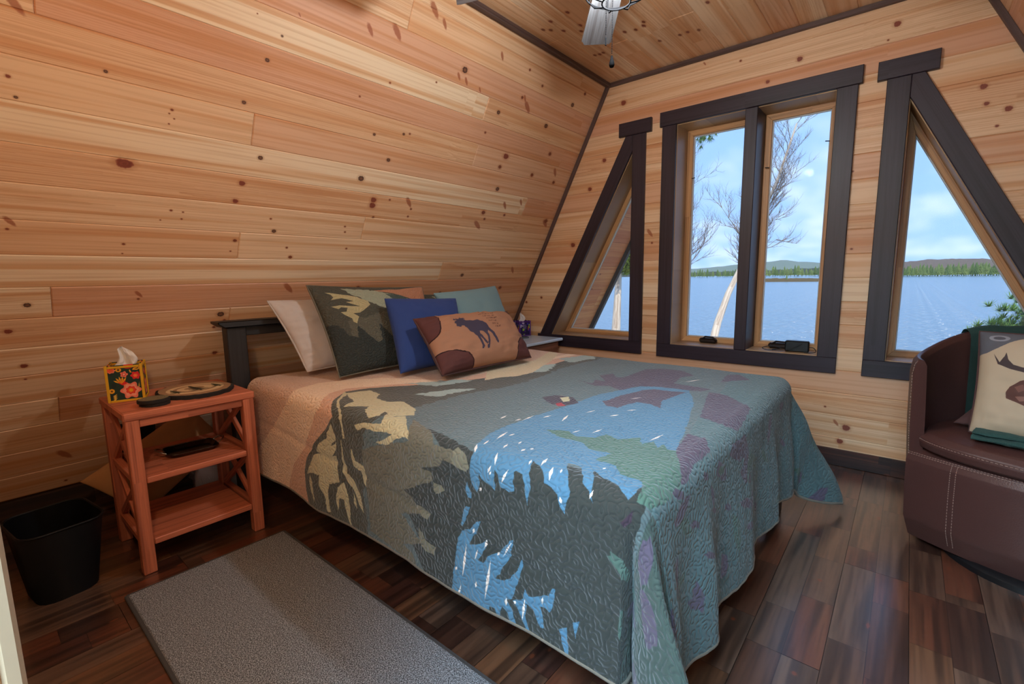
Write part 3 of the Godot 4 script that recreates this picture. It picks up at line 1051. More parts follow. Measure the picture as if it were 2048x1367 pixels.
func build_shell() -> void:
	var up_l := Vector3(SLOPE, 1, 0) / RISE
	var in_l := Vector3(1, -SLOPE, 0) / RISE
	var up_r := Vector3(-SLOPE, 1, 0) / RISE
	var in_r := Vector3(-1, -SLOPE, 0) / RISE
	var foot_l := Vector3(WALL_X, 0, 0)
	var foot_r := Vector3(2.0 * XC - WALL_X, 0, 0)
	# sloping walls: a slab behind and one board after the other in front
	for side in 2:
		var mb := MB.new()
		var foot: Vector3 = foot_l if side == 0 else foot_r
		var up: Vector3 = up_l if side == 0 else up_r
		var inn: Vector3 = in_l if side == 0 else in_r
		var ex := Vector3(0, 0, -1) if side == 0 else Vector3(0, 0, 1)
		var slab := rect(-0.14, -0.3, 3.45, 2.95) if side == 0 else rect(-3.45, -0.3, 0.14, 2.95)
		plate(mb, slab, foot - inn * 0.214, ex, up, 0.2, 0.0, plain_uv, true)
		var wall := struct("wall_left" if side == 0 else "wall_right", mb, M.core)
		for k in 20:
			var cuts: Array = JOINTS[k].duplicate()
			cuts.sort()
			cuts.reverse()
			var edges := [0.008] + cuts + [GZ]
			for i in edges.size() - 1:
				var b := MB.new()
				var g0: float = -edges[i] + 0.0004
				var g1: float = -edges[i + 1] - 0.0004
				var s0 := 0.196 + 0.128 * k
				var s1 := minf(s0 + 0.128, CEIL * RISE - 0.004)
				var r := rect(g0, s0, g1, s1) if side == 0 else rect(-g1, s0, -g0, s1)
				var sgn := 1.0 if side == 0 else -1.0
				plate(b, r, foot - inn * 0.014, ex, up, 0.014, 0.0035, func(p: Vector2) -> Vector2: return Vector2((0.02 + p.x * sgn) / 3.22, (2.76 - p.y) / 2.57))
				put("board", b, M.wall_left, wall)
	# window wall
	var trap := PackedVector2Array([Vector2(WALL_X - 0.2, -0.2), Vector2(2 * XC - WALL_X + 0.2, -0.2), Vector2(XC + 0.9 , 2.62), Vector2(XC - 0.9, 2.62)])
	var holes := [inset(OPEN_MID, -0.02), inset(tri_open(-1), -0.02), inset(tri_open(1), -0.02)]
	var parts := []
	var xs := [-9.0, XC - 1.0, XC, XC + 1.0, 9.0]
	for i in 4:
		parts.append_array(Geometry2D.intersect_polygons(trap, rect(xs[i], -1, xs[i + 1], 4)))
	var mb2 := MB.new()
	for p in clipped(parts, holes):
		plate(mb2, p, Vector3(0, 0, GZ - 0.284), Vector3.RIGHT, Vector3.UP, 0.27, 0.0, plain_uv, true)
	var front := struct("wall_front", mb2, M.core)
	var inner := PackedVector2Array([Vector2(WALL_X, 0), Vector2(2 * XC - WALL_X, 0), Vector2(2 * XC - WALL_X - SLOPE * CEIL, CEIL), Vector2(WALL_X + SLOPE * CEIL, CEIL)])
	for k in 19:
		var row := rect(-4, 0.034 + 0.129 * k, 4, 0.034 + 0.129 * (k + 1))
		if k == 18:
			row = rect(-4, 0.034 + 0.129 * k, 4, CEIL)
		for p in clipped(Geometry2D.intersect_polygons(inner, row), holes):
			if absf(area2(p)) < 0.002:
				continue
			var b := MB.new()
			plate(b, p, Vector3(0, 0, GZ - 0.014), Vector3.RIGHT, Vector3.UP, 0.014, 0.0035, func(q: Vector2) -> Vector2: return Vector2((q.x + 2.9) / 4.2, (2.5 - q.y) / 2.5))
			put("board", b, M.wall_front, front)
	# wall behind the camera, with the doorway
	var door := rect(-0.40, -0.5, 0.55, 2.05)
	var mb3 := MB.new()
	var btrap := PackedVector2Array([Vector2(WALL_X - 0.2, -0.2), Vector2(2 * XC - WALL_X + 0.2, -0.2), Vector2(XC + 0.9, 2.62), Vector2(XC - 0.9, 2.62)])
	var flipped := PackedVector2Array()
	for p in btrap:
		flipped.append(Vector2(-p.x, p.y))
	flipped.reverse()
	for p in clipped([flipped], [door]):
		plate(mb3, p, Vector3(0, 0, 0.14), Vector3.LEFT, Vector3.UP, 0.118, 0.0, plain_uv, true)
	var back := struct("wall_back", mb3, M.core)
	var inner_b := PackedVector2Array()
	for p in inner:
		inner_b.append(Vector2(-p.x, p.y))
	inner_b.reverse()
	for k in 19:
		for p in clipped(Geometry2D.intersect_polygons(inner_b, rect(-4, 0.034 + 0.129 * k, 4, minf(CEIL, 0.034 + 0.129 * (k + 1)))), [door]):
			if absf(area2(p)) < 0.002:
				continue
			var b := MB.new()
			plate(b, p, Vector3(0, 0, 0.022), Vector3.LEFT, Vector3.UP, 0.014, 0.0035, func(q: Vector2) -> Vector2: return Vector2((q.x + 1.9) / 4.9, (2.5 - q.y) / 2.5))
			put("board", b, M.wall_front, back)
	# ceiling
	var mbc := MB.new()
	box(mbc, Vector3(XC, CEIL + 0.114, -1.65), Vector3(2.5, 0.2, 3.6), 0.0)
	var ceil_o := struct("ceiling", mbc, M.core)
	for k in 16:
		var x0 := maxf(-1.8595 + 0.1295 * k, WALL_X + SLOPE * CEIL)
		var x1 := minf(-1.8595 + 0.1295 * (k + 1), 2 * XC - WALL_X - SLOPE * CEIL)
		if x1 - x0 < 0.01:
			continue
		var cut: float = [1.9, 2.4, 1.2, 2.66, 0.9, 2.1, 2.62, 1.5, 2.3, 1.1, 2.5, 1.7, 2.2, 1.3, 2.4, 1.0][k]
		for seg in [[-0.008, cut - 0.0004], [cut + 0.0004, -GZ]]:
			var b := MB.new()
			plate(b, rect(seg[0], x0, seg[1], x1), Vector3(0, CEIL + 0.014, 0), Vector3(0, 0, -1), Vector3(1, 0, 0), 0.014, 0.0035, func(q: Vector2) -> Vector2: return Vector2((0.02 + q.x) / 3.22, (q.y + 1.8595) / 2.072))
			put("board", b, M.ceiling, ceil_o)
	# floor
	var mbf := MB.new()
	box(mbf, Vector3(XC, -0.11, -0.7), Vector3(5.0, 0.2, 5.3), 0.0)
	var floor_o := struct("floor", mbf, M.core)
	for k in range(-16, 9):
		var x0 := -0.108 + 0.19 * k
		var start := -5.0 + rng.randf() * 1.2
		if k == 0:
			start = -2.08 - 1.285 * 2
		elif k == -1:
			start = -1.44 - 1.285 * 2
		var z := start
		while z < 1.8:
			var a := maxf(z, GZ)
			var c := minf(z + 1.285, 1.8)
			if c - a > 0.02:
				var b := MB.new()
				var row := rng.randi_range(0, 11)
				var z0 := z
				plate(b, rect(a + 0.0006, x0 + 0.0005, c - 0.0006, x0 + 0.1895), Vector3(0, -0.01, 0), Vector3(0, 0, 1), Vector3(1, 0, 0), 0.01, 0.0, func(q: Vector2) -> Vector2: return Vector2((q.x - z0) / 1.2851, (row + (q.y - x0) / 0.19) / 12.0))
				put("plank", b, M.laminate, floor_o)
			z += 1.285


func build_trim() -> void:
	var up_l := Vector3(SLOPE, 1, 0) / RISE
	var in_l := Vector3(1, -SLOPE, 0) / RISE
	var y0 := 0.166
	for side in 2:
		var sg := 1.0 if side == 0 else -1.0
		var fx := WALL_X if side == 0 else 2 * XC - WALL_X
		var up := Vector3(up_l.x * sg, up_l.y, 0)
		var inn := Vector3(in_l.x * sg, in_l.y, 0)
		var top := Vector3(fx + sg * SLOPE * CEIL, CEIL, 0)
		var a := Vector3(fx + sg * SLOPE * y0, y0, GZ + 0.011) + inn * 0.012
		var b := Vector3(top.x, CEIL, GZ + 0.011) + inn * 0.012 - up * 0.015
		var m1 := MB.new()
		var d := (b - a).normalized()
		box(m1, (a + b) * 0.5, Vector3(a.distance_to(b), 0.024, 0.022), 0.002, Basis(d, inn, d.cross(inn)))
		struct("trim_%d" % (1 + side), m1, M.stained_trim)
		var m2 := MB.new()
		box(m2, Vector3(top.x + sg * 0.015, CEIL - 0.013, GZ * 0.5), Vector3(0.032, 0.026, -GZ - 0.002), 0.003)
		struct("trim_%d" % (3 + side), m2, M.stained_trim)
	var m3 := MB.new()
	box(m3, Vector3(XC, CEIL - 0.013, GZ + 0.011), Vector3(1.82, 0.026, 0.022), 0.002)
	struct("trim_5", m3, M.stained_trim)
	var uv := func(p: Vector2) -> Vector2: return Vector2(p.x / 1.285, 0.1 + p.y * 0.44)
	var m4 := MB.new()
	plate(m4, rect(WALL_X + 0.02, 0.001, 2 * XC - WALL_X - 0.02, 0.097), Vector3(0, 0, GZ), Vector3.RIGHT, Vector3.UP, 0.012, 0.002, uv)
	struct("baseboard_front", m4, M.laminate_base)
	for side in 2:
		var m5 := MB.new()
		var bx := WALL_X + SLOPE * y0 - 0.012
		if side == 0:
			plate(m5, rect(0.0, 0.001, -GZ - 0.014, y0 - 0.004), Vector3(bx - 0.02, 0, 0), Vector3(0, 0, -1), Vector3.UP, 0.02, 0.002, uv)
		else:
			plate(m5, rect(GZ + 0.014, 0.001, 0.0, y0 - 0.004), Vector3(2 * XC - bx + 0.02, 0, 0), Vector3(0, 0, 1), Vector3.UP, 0.02, 0.002, uv)
		struct("baseboard_left" if side == 0 else "baseboard_right", m5, M.laminate_base)


# frame of separate members round the inside of an outline
func ring(called: String, poly: PackedVector2Array, wide: float, z_back: float, thick: float, m: Material, parent: Node, skip := -1) -> void:
	var q := inset(poly, wide)
	for i in poly.size():
		if i == skip:
			continue
		var j := (i + 1) % poly.size()
		var b := MB.new()
		var d := (poly[j] - poly[i]).normalized()
		var o := Vector2(rng.randf(), rng.randf()) * 2.0
		plate(b, PackedVector2Array([poly[i], poly[j], q[j], q[i]]), Vector3(0, 0, z_back), Vector3.RIGHT, Vector3.UP, thick, 0.0015, func(p: Vector2) -> Vector2: return Vector2(p.dot(d), p.dot(Vector2(-d.y, d.x))) + o, true)
		put(called, b, m, parent)


func glazing(poly: PackedVector2Array, parent: Node, wide: float) -> void:
	var sash := Node3D.new()
	sash.name = "sash"
	parent.add_child(sash, true)
	ring("rail", poly, wide, GZ - 0.235, 0.05, M.pine, sash)
	var q := inset(poly, wide - 0.004)
	ring("glazing_bead", q, 0.010, GZ - 0.215, 0.012, M.spacer, sash)
	var b := MB.new()
	plate(b, inset(poly, wide - 0.003), Vector3(0, 0, GZ - 0.212), Vector3.RIGHT, Vector3.UP, 0.004, 0.0, plain_uv, true)
	put("pane", b, M.glass, sash)


func flat_board(called: String, poly: PackedVector2Array, thick: float, along: Vector2, parent: Node, m: Material = null) -> void:
	var b := MB.new()
	var d := along.normalized()
	var o := Vector2(rng.randf(), rng.randf()) * 2.0
	plate(b, poly, Vector3(0, 0, GZ), Vector3.RIGHT, Vector3.UP, thick, 0.0025, func(p: Vector2) -> Vector2: return Vector2(p.dot(d), p.dot(Vector2(-d.y, d.x))) + o)
	put(called, b, m if m else M.stained, parent)


func build_windows() -> void:
	var w := struct_node("window_1")
	flat_board("header_casing", rect(XC - 0.54, 2.06, XC + 0.54, 2.15), 0.024, Vector2.RIGHT, w)
	flat_board("side_casing", rect(XC - 0.523, 0.622, XC - 0.43, 2.06), 0.02, Vector2.UP, w)
	flat_board("side_casing", rect(XC + 0.43, 0.622, XC + 0.523, 2.06), 0.02, Vector2.UP, w)
	flat_board("sill_casing", rect(XC - 0.523, 0.533, XC + 0.523, 0.622), 0.02, Vector2.RIGHT, w)
	one_box("mullion", Vector3(-0.786, 1.341, GZ - 0.085), Vector3(0.068, 1.436, 0.21), M.stained, w, 0.003)
	ring("jamb", inset(OPEN_MID, -0.018), 0.022, GZ - 0.24, 0.24, M.pale_pine, w)
	glazing(rect(XC - 0.426, 0.626, -0.82, 2.056), w, 0.036)
	glazing(rect(-0.752, 0.626, XC + 0.426, 2.056), w, 0.036)
	# crank handles and keeper hooks
	for x in [-1.03, -0.60]:
		var crank := Node3D.new()
		crank.name = "crank"
		w.add_child(crank, true)
		var mb := MB.new()
		box(mb, Vector3(x, 0.645, GZ - 0.155), Vector3(0.115, 0.034, 0.035), 0.010)
		put("housing", mb, M.bronze, crank)
		var mh := MB.new()
		tube(mh, [Vector3(x - 0.035, 0.655, GZ - 0.135), Vector3(x - 0.01, 0.674, GZ - 0.125), Vector3(x + 0.04, 0.672, GZ - 0.122), Vector3(x + 0.062, 0.658, GZ - 0.12)], 0.006, 8)
		put("handle", mh, M.bronze, crank)
	for p in [Vector3(-0.838, 1.83, GZ - 0.17), Vector3(-0.41, 1.84, GZ - 0.17), Vector3(-1.188, 1.74, GZ - 0.17), Vector3(-0.716, 1.74, GZ - 0.17)]:
		var mk := MB.new()
		tube(mk, [p, p + Vector3(-0.022 if p.x > -0.85 and p.x != -0.716 else 0.022, 0.002, 0.006)], 0.003, 6)
		put("screen_clip", mk, M.black_metal, w)
	for side in 2:
		var sg := -1.0 if side == 0 else 1.0
		var t := struct_node("window_%d" % (2 + side))
		var X := func(d: float) -> float: return XC + sg * d
		flat_board("header_casing", rect(X.call(0.60), 2.05, X.call(0.836), 2.14), 0.026, Vector2.RIGHT, t)
		flat_board("upright_casing", rect(X.call(0.64), 0.625, X.call(0.735), 2.05), 0.02, Vector2.UP, t)
		flat_board("slanted_casing", PackedVector2Array([Vector2(X.call(0.7355), 2.05), Vector2(X.call(0.786), 2.05), Vector2(X.call(1.534), 0.625), Vector2(X.call(1.429), 0.625), Vector2(X.call(0.7355), 1.947)]), 0.02, Vector2(sg * 0.525, -1), t)
		flat_board("sill_casing", rect(X.call(0.64), 0.535, X.call(1.56), 0.625), 0.02, Vector2.RIGHT, t)
		var o := tri_open(sg)
		ring("jamb", inset(o, -0.018), 0.022, GZ - 0.24, 0.24, M.pale_pine, t)
		glazing(inset(o, 0.004), t, 0.03)


func build_hall() -> void:
	var spec := {"wall_hall_left": [Vector3(-1.15, 1.2, 0.97), Vector3(0.1, 2.6, 1.66)], "wall_hall_right": [Vector3(1.05, 1.2, 0.97), Vector3(0.1, 2.6, 1.66)], "wall_hall_back": [Vector3(-0.05, 1.2, 1.85), Vector3(2.3, 2.6, 0.1)], "ceiling_hall": [Vector3(-0.05, 2.48, 0.97), Vector3(2.1, 0.1, 1.66)]}
	for k in spec:
		var mb := MB.new()
		box(mb, spec[k][0], spec[k][1], 0.0)
		struct(k, mb, M.cabin_white)
	var d := struct_node("door_1")
	for x in [-0.583, 0.433]:
		one_box("casing", Vector3(x, 1.02, 0.001), Vector3(0.066, 2.05, 0.014), M.cream_paint, d, 0.003)
	one_box("casing", Vector3(-0.075, 2.083, 0.001), Vector3(1.08, 0.066, 0.014), M.cream_paint, d, 0.003)
	for x in [-0.558, 0.408]:
		one_box("jamb", Vector3(x, 1.02, 0.075), Vector3(0.015, 2.05, 0.13), M.stained_trim, d, 0.002)
	one_box("jamb", Vector3(-0.075, 2.058, 0.075), Vector3(0.96, 0.015, 0.13), M.stained_trim, d, 0.002)
	var t := thing("hall_fill_lamp", "added round white fill lamp, unseen, in the passage behind the doorway", "lamp", Vector3(-0.1, 2.43, 0.95))  # added out of view to fill the room through the doorway
	var mb1 := MB.new()
	lathe(mb1, [Vector2(0.17, 0.0), Vector2(0.18, -0.01), Vector2(0.18, -0.05), Vector2(0.17, -0.055)], 32)
	put("rim", mb1, M.cabin_white, t)
	var mb2 := MB.new()
	lathe(mb2, [Vector2(0.0, -0.062), Vector2(0.10, -0.058), Vector2(0.17, -0.045)], 32)
	var glow := mat("hall_fill_glow", Color(1, 0.96, 0.9), 0.5)
	glow.emission_enabled = true
	glow.emission = HALL_FILL_COLOR
	glow.emission_energy_multiplier = 1.5
	put("lamp_diffuser", mb2, glow, t)
	var l := AreaLight3D.new()
	l.name = "hall_fill_light"
	l.area_size = Vector2(0.9, 0.9)
	l.light_color = HALL_FILL_COLOR
	l.light_energy = HALL_FILL_ENERGY
	l.set("area_range", 12.0)
	l.set("area_attenuation", 2.0)
	l.shadow_enabled = true
	l.position = Vector3(-0.1, 2.355, 0.95)
	l.rotation_degrees = Vector3(-90, 0, 0)
	add_child(l)


# ---------------------------------------------------------------- outside

const LAKE_Y := -2.9


func at_angle(az_deg: float, dist: float, y: float) -> Vector3:
	var a := deg_to_rad(az_deg)
	return Vector3(sin(a) * dist, y, -cos(a) * dist)


# a long wooded ridge across the view: heights in degrees seen over the water, at a few bearings
func ridge(called: String, m: Material, dist: float, deep: float, pts: Array, rough: float, sd: int, label: String, category: String) -> void:
	var nz := FNL(sd, 0.9, FastNoiseLite.TYPE_SIMPLEX_SMOOTH)
	var f := func(u: float, v: float) -> Vector3:
		var az := lerpf(pts[0][0], pts[-1][0], u)
		var h := 0.0
		for i in pts.size() - 1:
			if az >= pts[i][0] and az <= pts[i + 1][0]:
				var t := inverse_lerp(pts[i][0], pts[i + 1][0], az)
				h = lerpf(pts[i][1], pts[i + 1][1], t * t * (3.0 - 2.0 * t))
		var k := 1.0 - pow(absf(2.0 * v - 1.0), 1.6)
		var dd := dist + deep * v
		var y := tan(deg_to_rad(h)) * dist + 4.0
		return at_angle(az, dd, LAKE_Y + y * k * (1.0 + rough * nz.get_noise_2d(az * 2.0, v * 4.0)))
	var mesh := surf(110, 14, f, func(u: float, v: float) -> Vector2: return Vector2(u * 40.0, v * 6.0), Vector3.UP)
	var o := put(called, mesh, m)
	tag(o, label, category)


func conifer(sd: int, wide: float) -> ArrayMesh:
	var r := RandomNumberGenerator.new()
	r.seed = sd
	var mb := MB.new()
	tube(mb, [Vector3(0, 0, 0), Vector3(0, 0.5, 0), Vector3(0, 0.95, 0)], [0.025, 0.018, 0.004], 5)
	var tiers := 9
	for k in tiers:
		var y := 0.12 + 0.82 * k / tiers
		var rad := wide * (1.0 - 0.85 * k / tiers) * r.randf_range(0.8, 1.15)
		var n := 9
		var top := Vector3(0, y + 0.17, 0)
		for i in n:
			var a0 := TAU * i / n + k
			var a1 := TAU * (i + 0.5) / n + k
			var a2 := TAU * (i + 1.0) / n + k
			var r1 := rad * r.randf_range(0.75, 1.2)
			var p0 := Vector3(cos(a0) * rad * 0.5, y + 0.03, sin(a0) * rad * 0.5)
			var p1 := Vector3(cos(a1) * r1, y - 0.03, sin(a1) * r1)
			var p2 := Vector3(cos(a2) * rad * 0.5, y + 0.03, sin(a2) * rad * 0.5)
			for tr in [[top, p0, p1], [top, p1, p2]]:
				var nn: Vector3 = (tr[1] - tr[0]).cross(tr[2] - tr[0]).normalized()
				if nn.y < 0:
					nn = -nn
				mb.tri(tr[0], tr[1], tr[2], nn, nn, nn)
	return mb.mesh()


# bare birch: a trunk along "path" and branches that fork towards its tip
func birch(called: String, path: Array, r0: float, r1: float, sd: int, from: float, spread: float, reach: float, many: int, label: String, leafy := 0) -> void:
	var r := RandomNumberGenerator.new()
	r.seed = sd
	var t := thing(called, label, "tree", path[0])
	var base: Vector3 = path[0]
	var pts := []
	var rad := []
	for i in path.size():
		pts.append((path[i] as Vector3) - base)
		rad.append(lerpf(r0, r1, float(i) / (path.size() - 1)))
	var mt := MB.new()
	tube(mt, pts, rad, 8)
	put("trunk", mt, M.birch_bark, t)
	var mb := MB.new()
	var tips := []
	var stack := []
	for k in many:
		var f := from + (1.0 - from) * (k + r.randf()) / many
		var q := f * (pts.size() - 1)
		var i := mini(int(q), pts.size() - 2)
		var p: Vector3 = (pts[i] as Vector3).lerp(pts[i + 1], q - i)
		var up: Vector3 = ((pts[i + 1] as Vector3) - pts[i]).normalized()
		var az := r.randf() * TAU
		var d := (up * r.randf_range(0.7, 1.1) + Vector3(cos(az), 0.15, sin(az)) * spread).normalized()
		stack.append([p, d, reach * (1.15 - 0.75 * f) * r.randf_range(0.7, 1.2), maxf(0.010, lerpf(rad[i], rad[i + 1], q - i) * 0.32), 0])
	while not stack.is_empty():
		var s: Array = stack.pop_back()
		var p: Vector3 = s[0]
		var d: Vector3 = s[1]
		var len: float = s[2]
		var w: float = s[3]
		var line := [p]
		var lr := [w]
		for k in 4:
			d = (d + Vector3(r.randf_range(-0.22, 0.22), r.randf_range(-0.06, 0.2), r.randf_range(-0.22, 0.22))).normalized()
			p += d * len * 0.25
			line.append(p)
			lr.append(w * (1.0 - 0.2 * (k + 1)))
			if s[4] < 3:
				for c in (2 if s[4] < 2 else 1):
					var side := Vector3(r.randf_range(-1, 1), r.randf_range(-0.5, 0.8), r.randf_range(-1, 1)).normalized()
					stack.append([p, (d + side * 0.75).normalized(), len * r.randf_range(0.35, 0.55), w * 0.5, s[4] + 1])
		tube(mb, line, lr, 3)
		tips.append(p)
	put("branches", mb, M.birch_twig, t)
	if leafy > 0:
		var ml := MB.new()
		for p in tips:
			for k in leafy:
				var c: Vector3 = p + Vector3(r.randf_range(-1, 1), r.randf_range(-1, 1), r.randf_range(-1, 1)) * 0.16
				var a := Vector3(r.randf_range(-1, 1), r.randf_range(-1, 1), r.randf_range(-1, 1)).normalized() * 0.045
				var b := a.cross(Vector3(r.randf_range(-1, 1), r.randf_range(-1, 1), r.randf_range(-1, 1))).normalized() * 0.03
				ml.quad(c - a, c - b, c + a, c + b, a.cross(b).normalized())
		var lo := put("leaves", ml, M.young_leaf, t)
		lo.set_meta("kind", "stuff")


# pine bough: a stem with side twigs, each carrying bunches of needles
func pine_bough(called: String, base: Vector3, tips: Array, sd: int, label: String, trunk: Array = []) -> void:
	var r := RandomNumberGenerator.new()
	r.seed = sd
	var t := thing(called, label, "tree", base)
	var ms := MB.new()
	var mn := MB.new()
	for tip in tips:
		var e: Vector3 = (tip as Vector3) - base
		var line := []
		for k in 7:
			line.append(e * (k / 6.0) + Vector3(0, sin(k / 6.0 * PI) * 0.08, 0))
		tube(ms, line, 0.012, 5)
		for k in 44:
			var f := r.randf_range(0.35, 1.05)
			var p := e * f + Vector3(r.randf_range(-1, 1), r.randf_range(-0.6, 0.8), r.randf_range(-1, 1)) * 0.16
			for q in 34:
				var d := (e.normalized() * 0.6 + Vector3(r.randf_range(-1, 1), r.randf_range(-0.7, 1), r.randf_range(-1, 1))).normalized() * r.randf_range(0.07, 0.12)
				var w := d.cross(Vector3(0.3, 0.8, 0.2)).normalized() * 0.006
				mn.tri(p - w, p + w, p + d, w.cross(d).normalized(), w.cross(d).normalized(), w.cross(d).normalized())
	put("stem", ms, M.birch_twig, t)
	if trunk.size() > 0:
		var mt := MB.new()
		tube(mt, [trunk[0] - base, (trunk[0] as Vector3).lerp(trunk[1], 0.5) - base, trunk[1] - base], [0.16, 0.13, 0.08], 10)
		tube(mt, [(trunk[0] as Vector3).lerp(trunk[1], 0.86) - base, Vector3.ZERO], [0.03, 0.014], 6)
		put("trunk", mt, M.birch_twig, t)
	var o := put("needles", mn, M.needles, t)
	o.set_meta("kind", "stuff")


func build_outside() -> void:
	var wt := mat("lake_water", Color(0.38, 0.50, 0.60), 0.20)
	wt.metallic_specular = 0.55
	wt.uv1_scale = Vector3(1, 1, 1)
	relief(wt, T.cloud, 30.0)
	mat("far_mountain", Color(0.36, 0.43, 0.42), 1.0)
	var fw := mat("far_wood", Color(0.27, 0.36, 0.26), 1.0, T.speckle, Vector3(4, 4, 1))
	fw.resource_name = "far_wood"
	mat("bare_wood", Color(0.66, 0.60, 0.56), 1.0, T.speckle, Vector3(4, 4, 1))
	mat("reeds", Color(0.58, 0.50, 0.30), 1.0, T.speckle, Vector3(3, 1, 1))
	mat("fir_a", Color(0.33, 0.44, 0.25), 0.9)
	mat("fir_b", Color(0.42, 0.51, 0.30), 0.9)
	mat("birch_bark", Color(0.86, 0.82, 0.76), 0.8, T.grain, Vector3(0.9, 6, 1))
	mat("birch_twig", Color(0.47, 0.42, 0.39), 0.9)
	mat("young_leaf", Color(0.42, 0.50, 0.13), 0.7).backlight_enabled = true
	M.young_leaf.backlight = Color(0.4, 0.5, 0.15)
	mat("needles", Color(0.33, 0.50, 0.20), 0.7)
	mat("shore", Color(0.70, 0.62, 0.48), 1.0)
	mat("soffit", Color(1.0, 0.80, 0.58), 0.6, T.wall_left)
	mat("fascia", Color(0.13, 0.14, 0.17), 0.6)
	mat("shingle", Color(0.20, 0.20, 0.21), 0.9)

	var lake := surf(2, 40, func(u: float, v: float) -> Vector3: return Vector3((u - 0.5) * 24000.0, LAKE_Y, -8.0 - 12000.0 * pow(v, 3.0)), func(u: float, v: float) -> Vector2: return Vector2((u - 0.5) * 24000.0 / 9.0, (8.0 + 12000.0 * pow(v, 3.0)) / 4.0), Vector3.UP)
	var lo := put("lake", lake, wt)
	lo.set_meta("kind", "structure")
	var bank := surf(40, 16, func(u: float, v: float) -> Vector3: return Vector3((u - 0.5) * 80.0, lerpf(-0.75, -3.4, pow(v, 0.8)) + 0.12 * sin(u * 91.0) * v, -3.2 - 9.0 * v), func(u: float, v: float) -> Vector2: return Vector2(u * 20, v * 4), Vector3.UP)
	var bo := put("ground", bank, M.shore)
	bo.set_meta("kind", "structure")

	ridge("mountain_range", M.far_mountain, 9000.0, 2500.0, [[-40.0, 0.9], [-30.0, 0.7], [-24.0, 0.9], [-19.5, 0.62], [-18.0, 0.7], [-16.3, 0.86], [-14.0, 1.1], [-12.0, 1.3], [-10.2, 1.46], [-8.5, 1.18], [-6.0, 0.95], [-2.0, 0.6], [4.0, 0.4], [20.0, 0.5]], 0.05, 3, "blue mountain range on the horizon beyond the lake", "mountain")
	ridge("wooded_shore", M.far_wood, 900.0, 400.0, [[-40.0, 0.3], [-22.0, 0.28], [-19.0, 0.18], [-16.0, 0.25], [-12.0, 0.25], [-9.0, 0.4], [-7.0, 0.45], [-4.0, 0.5], [0.0, 0.6]], 0.3, 4, "low green wooded shore below the blue mountains", "shore")
	ridge("bare_ridge", M.bare_wood, 620.0, 240.0, [[-6.0, 0.35], [-3.0, 0.7], [-0.5, 0.98], [1.5, 1.18], [4.0, 1.16], [6.0, 1.02], [9.0, 0.9], [20.0, 0.8]], 0.06, 6, "grey-brown leafless hillside above the row of firs", "hill")
	ridge("reed_islet", M.reeds, 236.0, 14.0, [[-15.0, -0.85], [-14.2, -0.62], [-12.0, -0.60], [-9.0, -0.62], [-6.0, -0.66], [-3.0, -0.8]], 0.2, 8, "low strip of yellow reeds out in the lake", "islet")
	# the fir wood across the water: each tree on its own
	var firs := [conifer(1, 0.24), conifer(2, 0.20), conifer(3, 0.28), conifer(4, 0.17)]
	var r := RandomNumberGenerator.new()
	r.seed = 17
	for k in 110:
		var az := lerpf(-2.4, 9.2, (k + r.randf()) / 110.0)
		var dist := 420.0 + (k * 5 % 8) * 5.5
		var o := put("fir_tree", firs[k % 4], M.fir_a if r.randf() < 0.55 else M.fir_b)
		o.position = at_angle(az, dist, LAKE_Y)
		var h := r.randf_range(5.8, 9.6) * (0.75 if az < -1.2 or az > 6.5 else 1.0)
		o.scale = Vector3(h * 1.05, h, h * 1.05)
		o.rotation.y = r.randf() * TAU
		tag(o, "green fir on the far shore below the bare hillside", "tree", "firs on the far shore below the bare hillside")
	for k in 70:
		var az := lerpf(-21.0, -6.2, (k + r.randf()) / 70.0)
		var o := put("fir_tree", firs[k % 4], M.fir_a if r.randf() < 0.4 else M.fir_b)
		o.position = at_angle(az, 560.0 + (k * 3 % 5) * 6.0, LAKE_Y)
		var h := r.randf_range(5.0, 9.5) * (1.25 if az > -12.0 else 1.0)
		o.scale = Vector3(h * 1.3, h, h * 1.3)
		tag(o, "small fir on the shore below the blue mountains", "tree", "firs on the shore below the blue mountains")
	var fo := put("fir_tree", firs[2], M.fir_b)
	fo.position = at_angle(-9.9, 240.0, -2.2)
	fo.scale = Vector3(2.6, 2.8, 2.6)
	tag(fo, "lone small bush on the strip of reeds in the lake", "tree")

	# the leaning birch by the water, and its neighbours
	birch("birch_tree", [at_angle(-17.6, 13.2, -2.4), at_angle(-16.9, 13.6, -0.9), at_angle(-16.3, 13.9, -0.2), at_angle(-15.4, 14.1, 0.55), at_angle(-14.2, 14.3, 1.3), at_angle(-12.9, 14.5, 2.3), at_angle(-11.2, 14.7, 3.6), at_angle(-9.9, 14.8, 4.9)], 0.13, 0.02, 5, 0.50, 0.80, 1.7, 24, "leaning white birch with a bare twiggy crown by the water")
	birch("birch_tree", [at_angle(-23.0, 15.0, -2.6), at_angle(-22.6, 15.0, 0.0), at_angle(-22.2, 15.1, 2.2), at_angle(-21.4, 15.1, 4.2)], 0.10, 0.02, 8, 0.30, 0.95, 2.1, 22, "bare birch behind the left pane, twigs hanging over the lake")
	birch("birch_tree", [at_angle(-27.6, 13.5, -2.6), at_angle(-27.5, 13.5, -0.5), at_angle(-27.3, 13.5, 0.9), at_angle(-27.0, 13.6, 2.6)], 0.17, 0.05, 12, 0.62, 0.8, 1.1, 8, "straight birch with fresh yellow-green leaves beside the eave", 9)
	pine_bough("pine_tree", at_angle(-20.4, 9.0, 4.0), [at_angle(-18.35, 9.0, 3.35), at_angle(-18.6, 9.0, 3.55), at_angle(-18.9, 9.1, 3.75)], 21, "pine whose bough hangs in the top corner of the tall window", [at_angle(-23.2, 9.6, -2.2), at_angle(-23.0, 9.6, 5.2)])
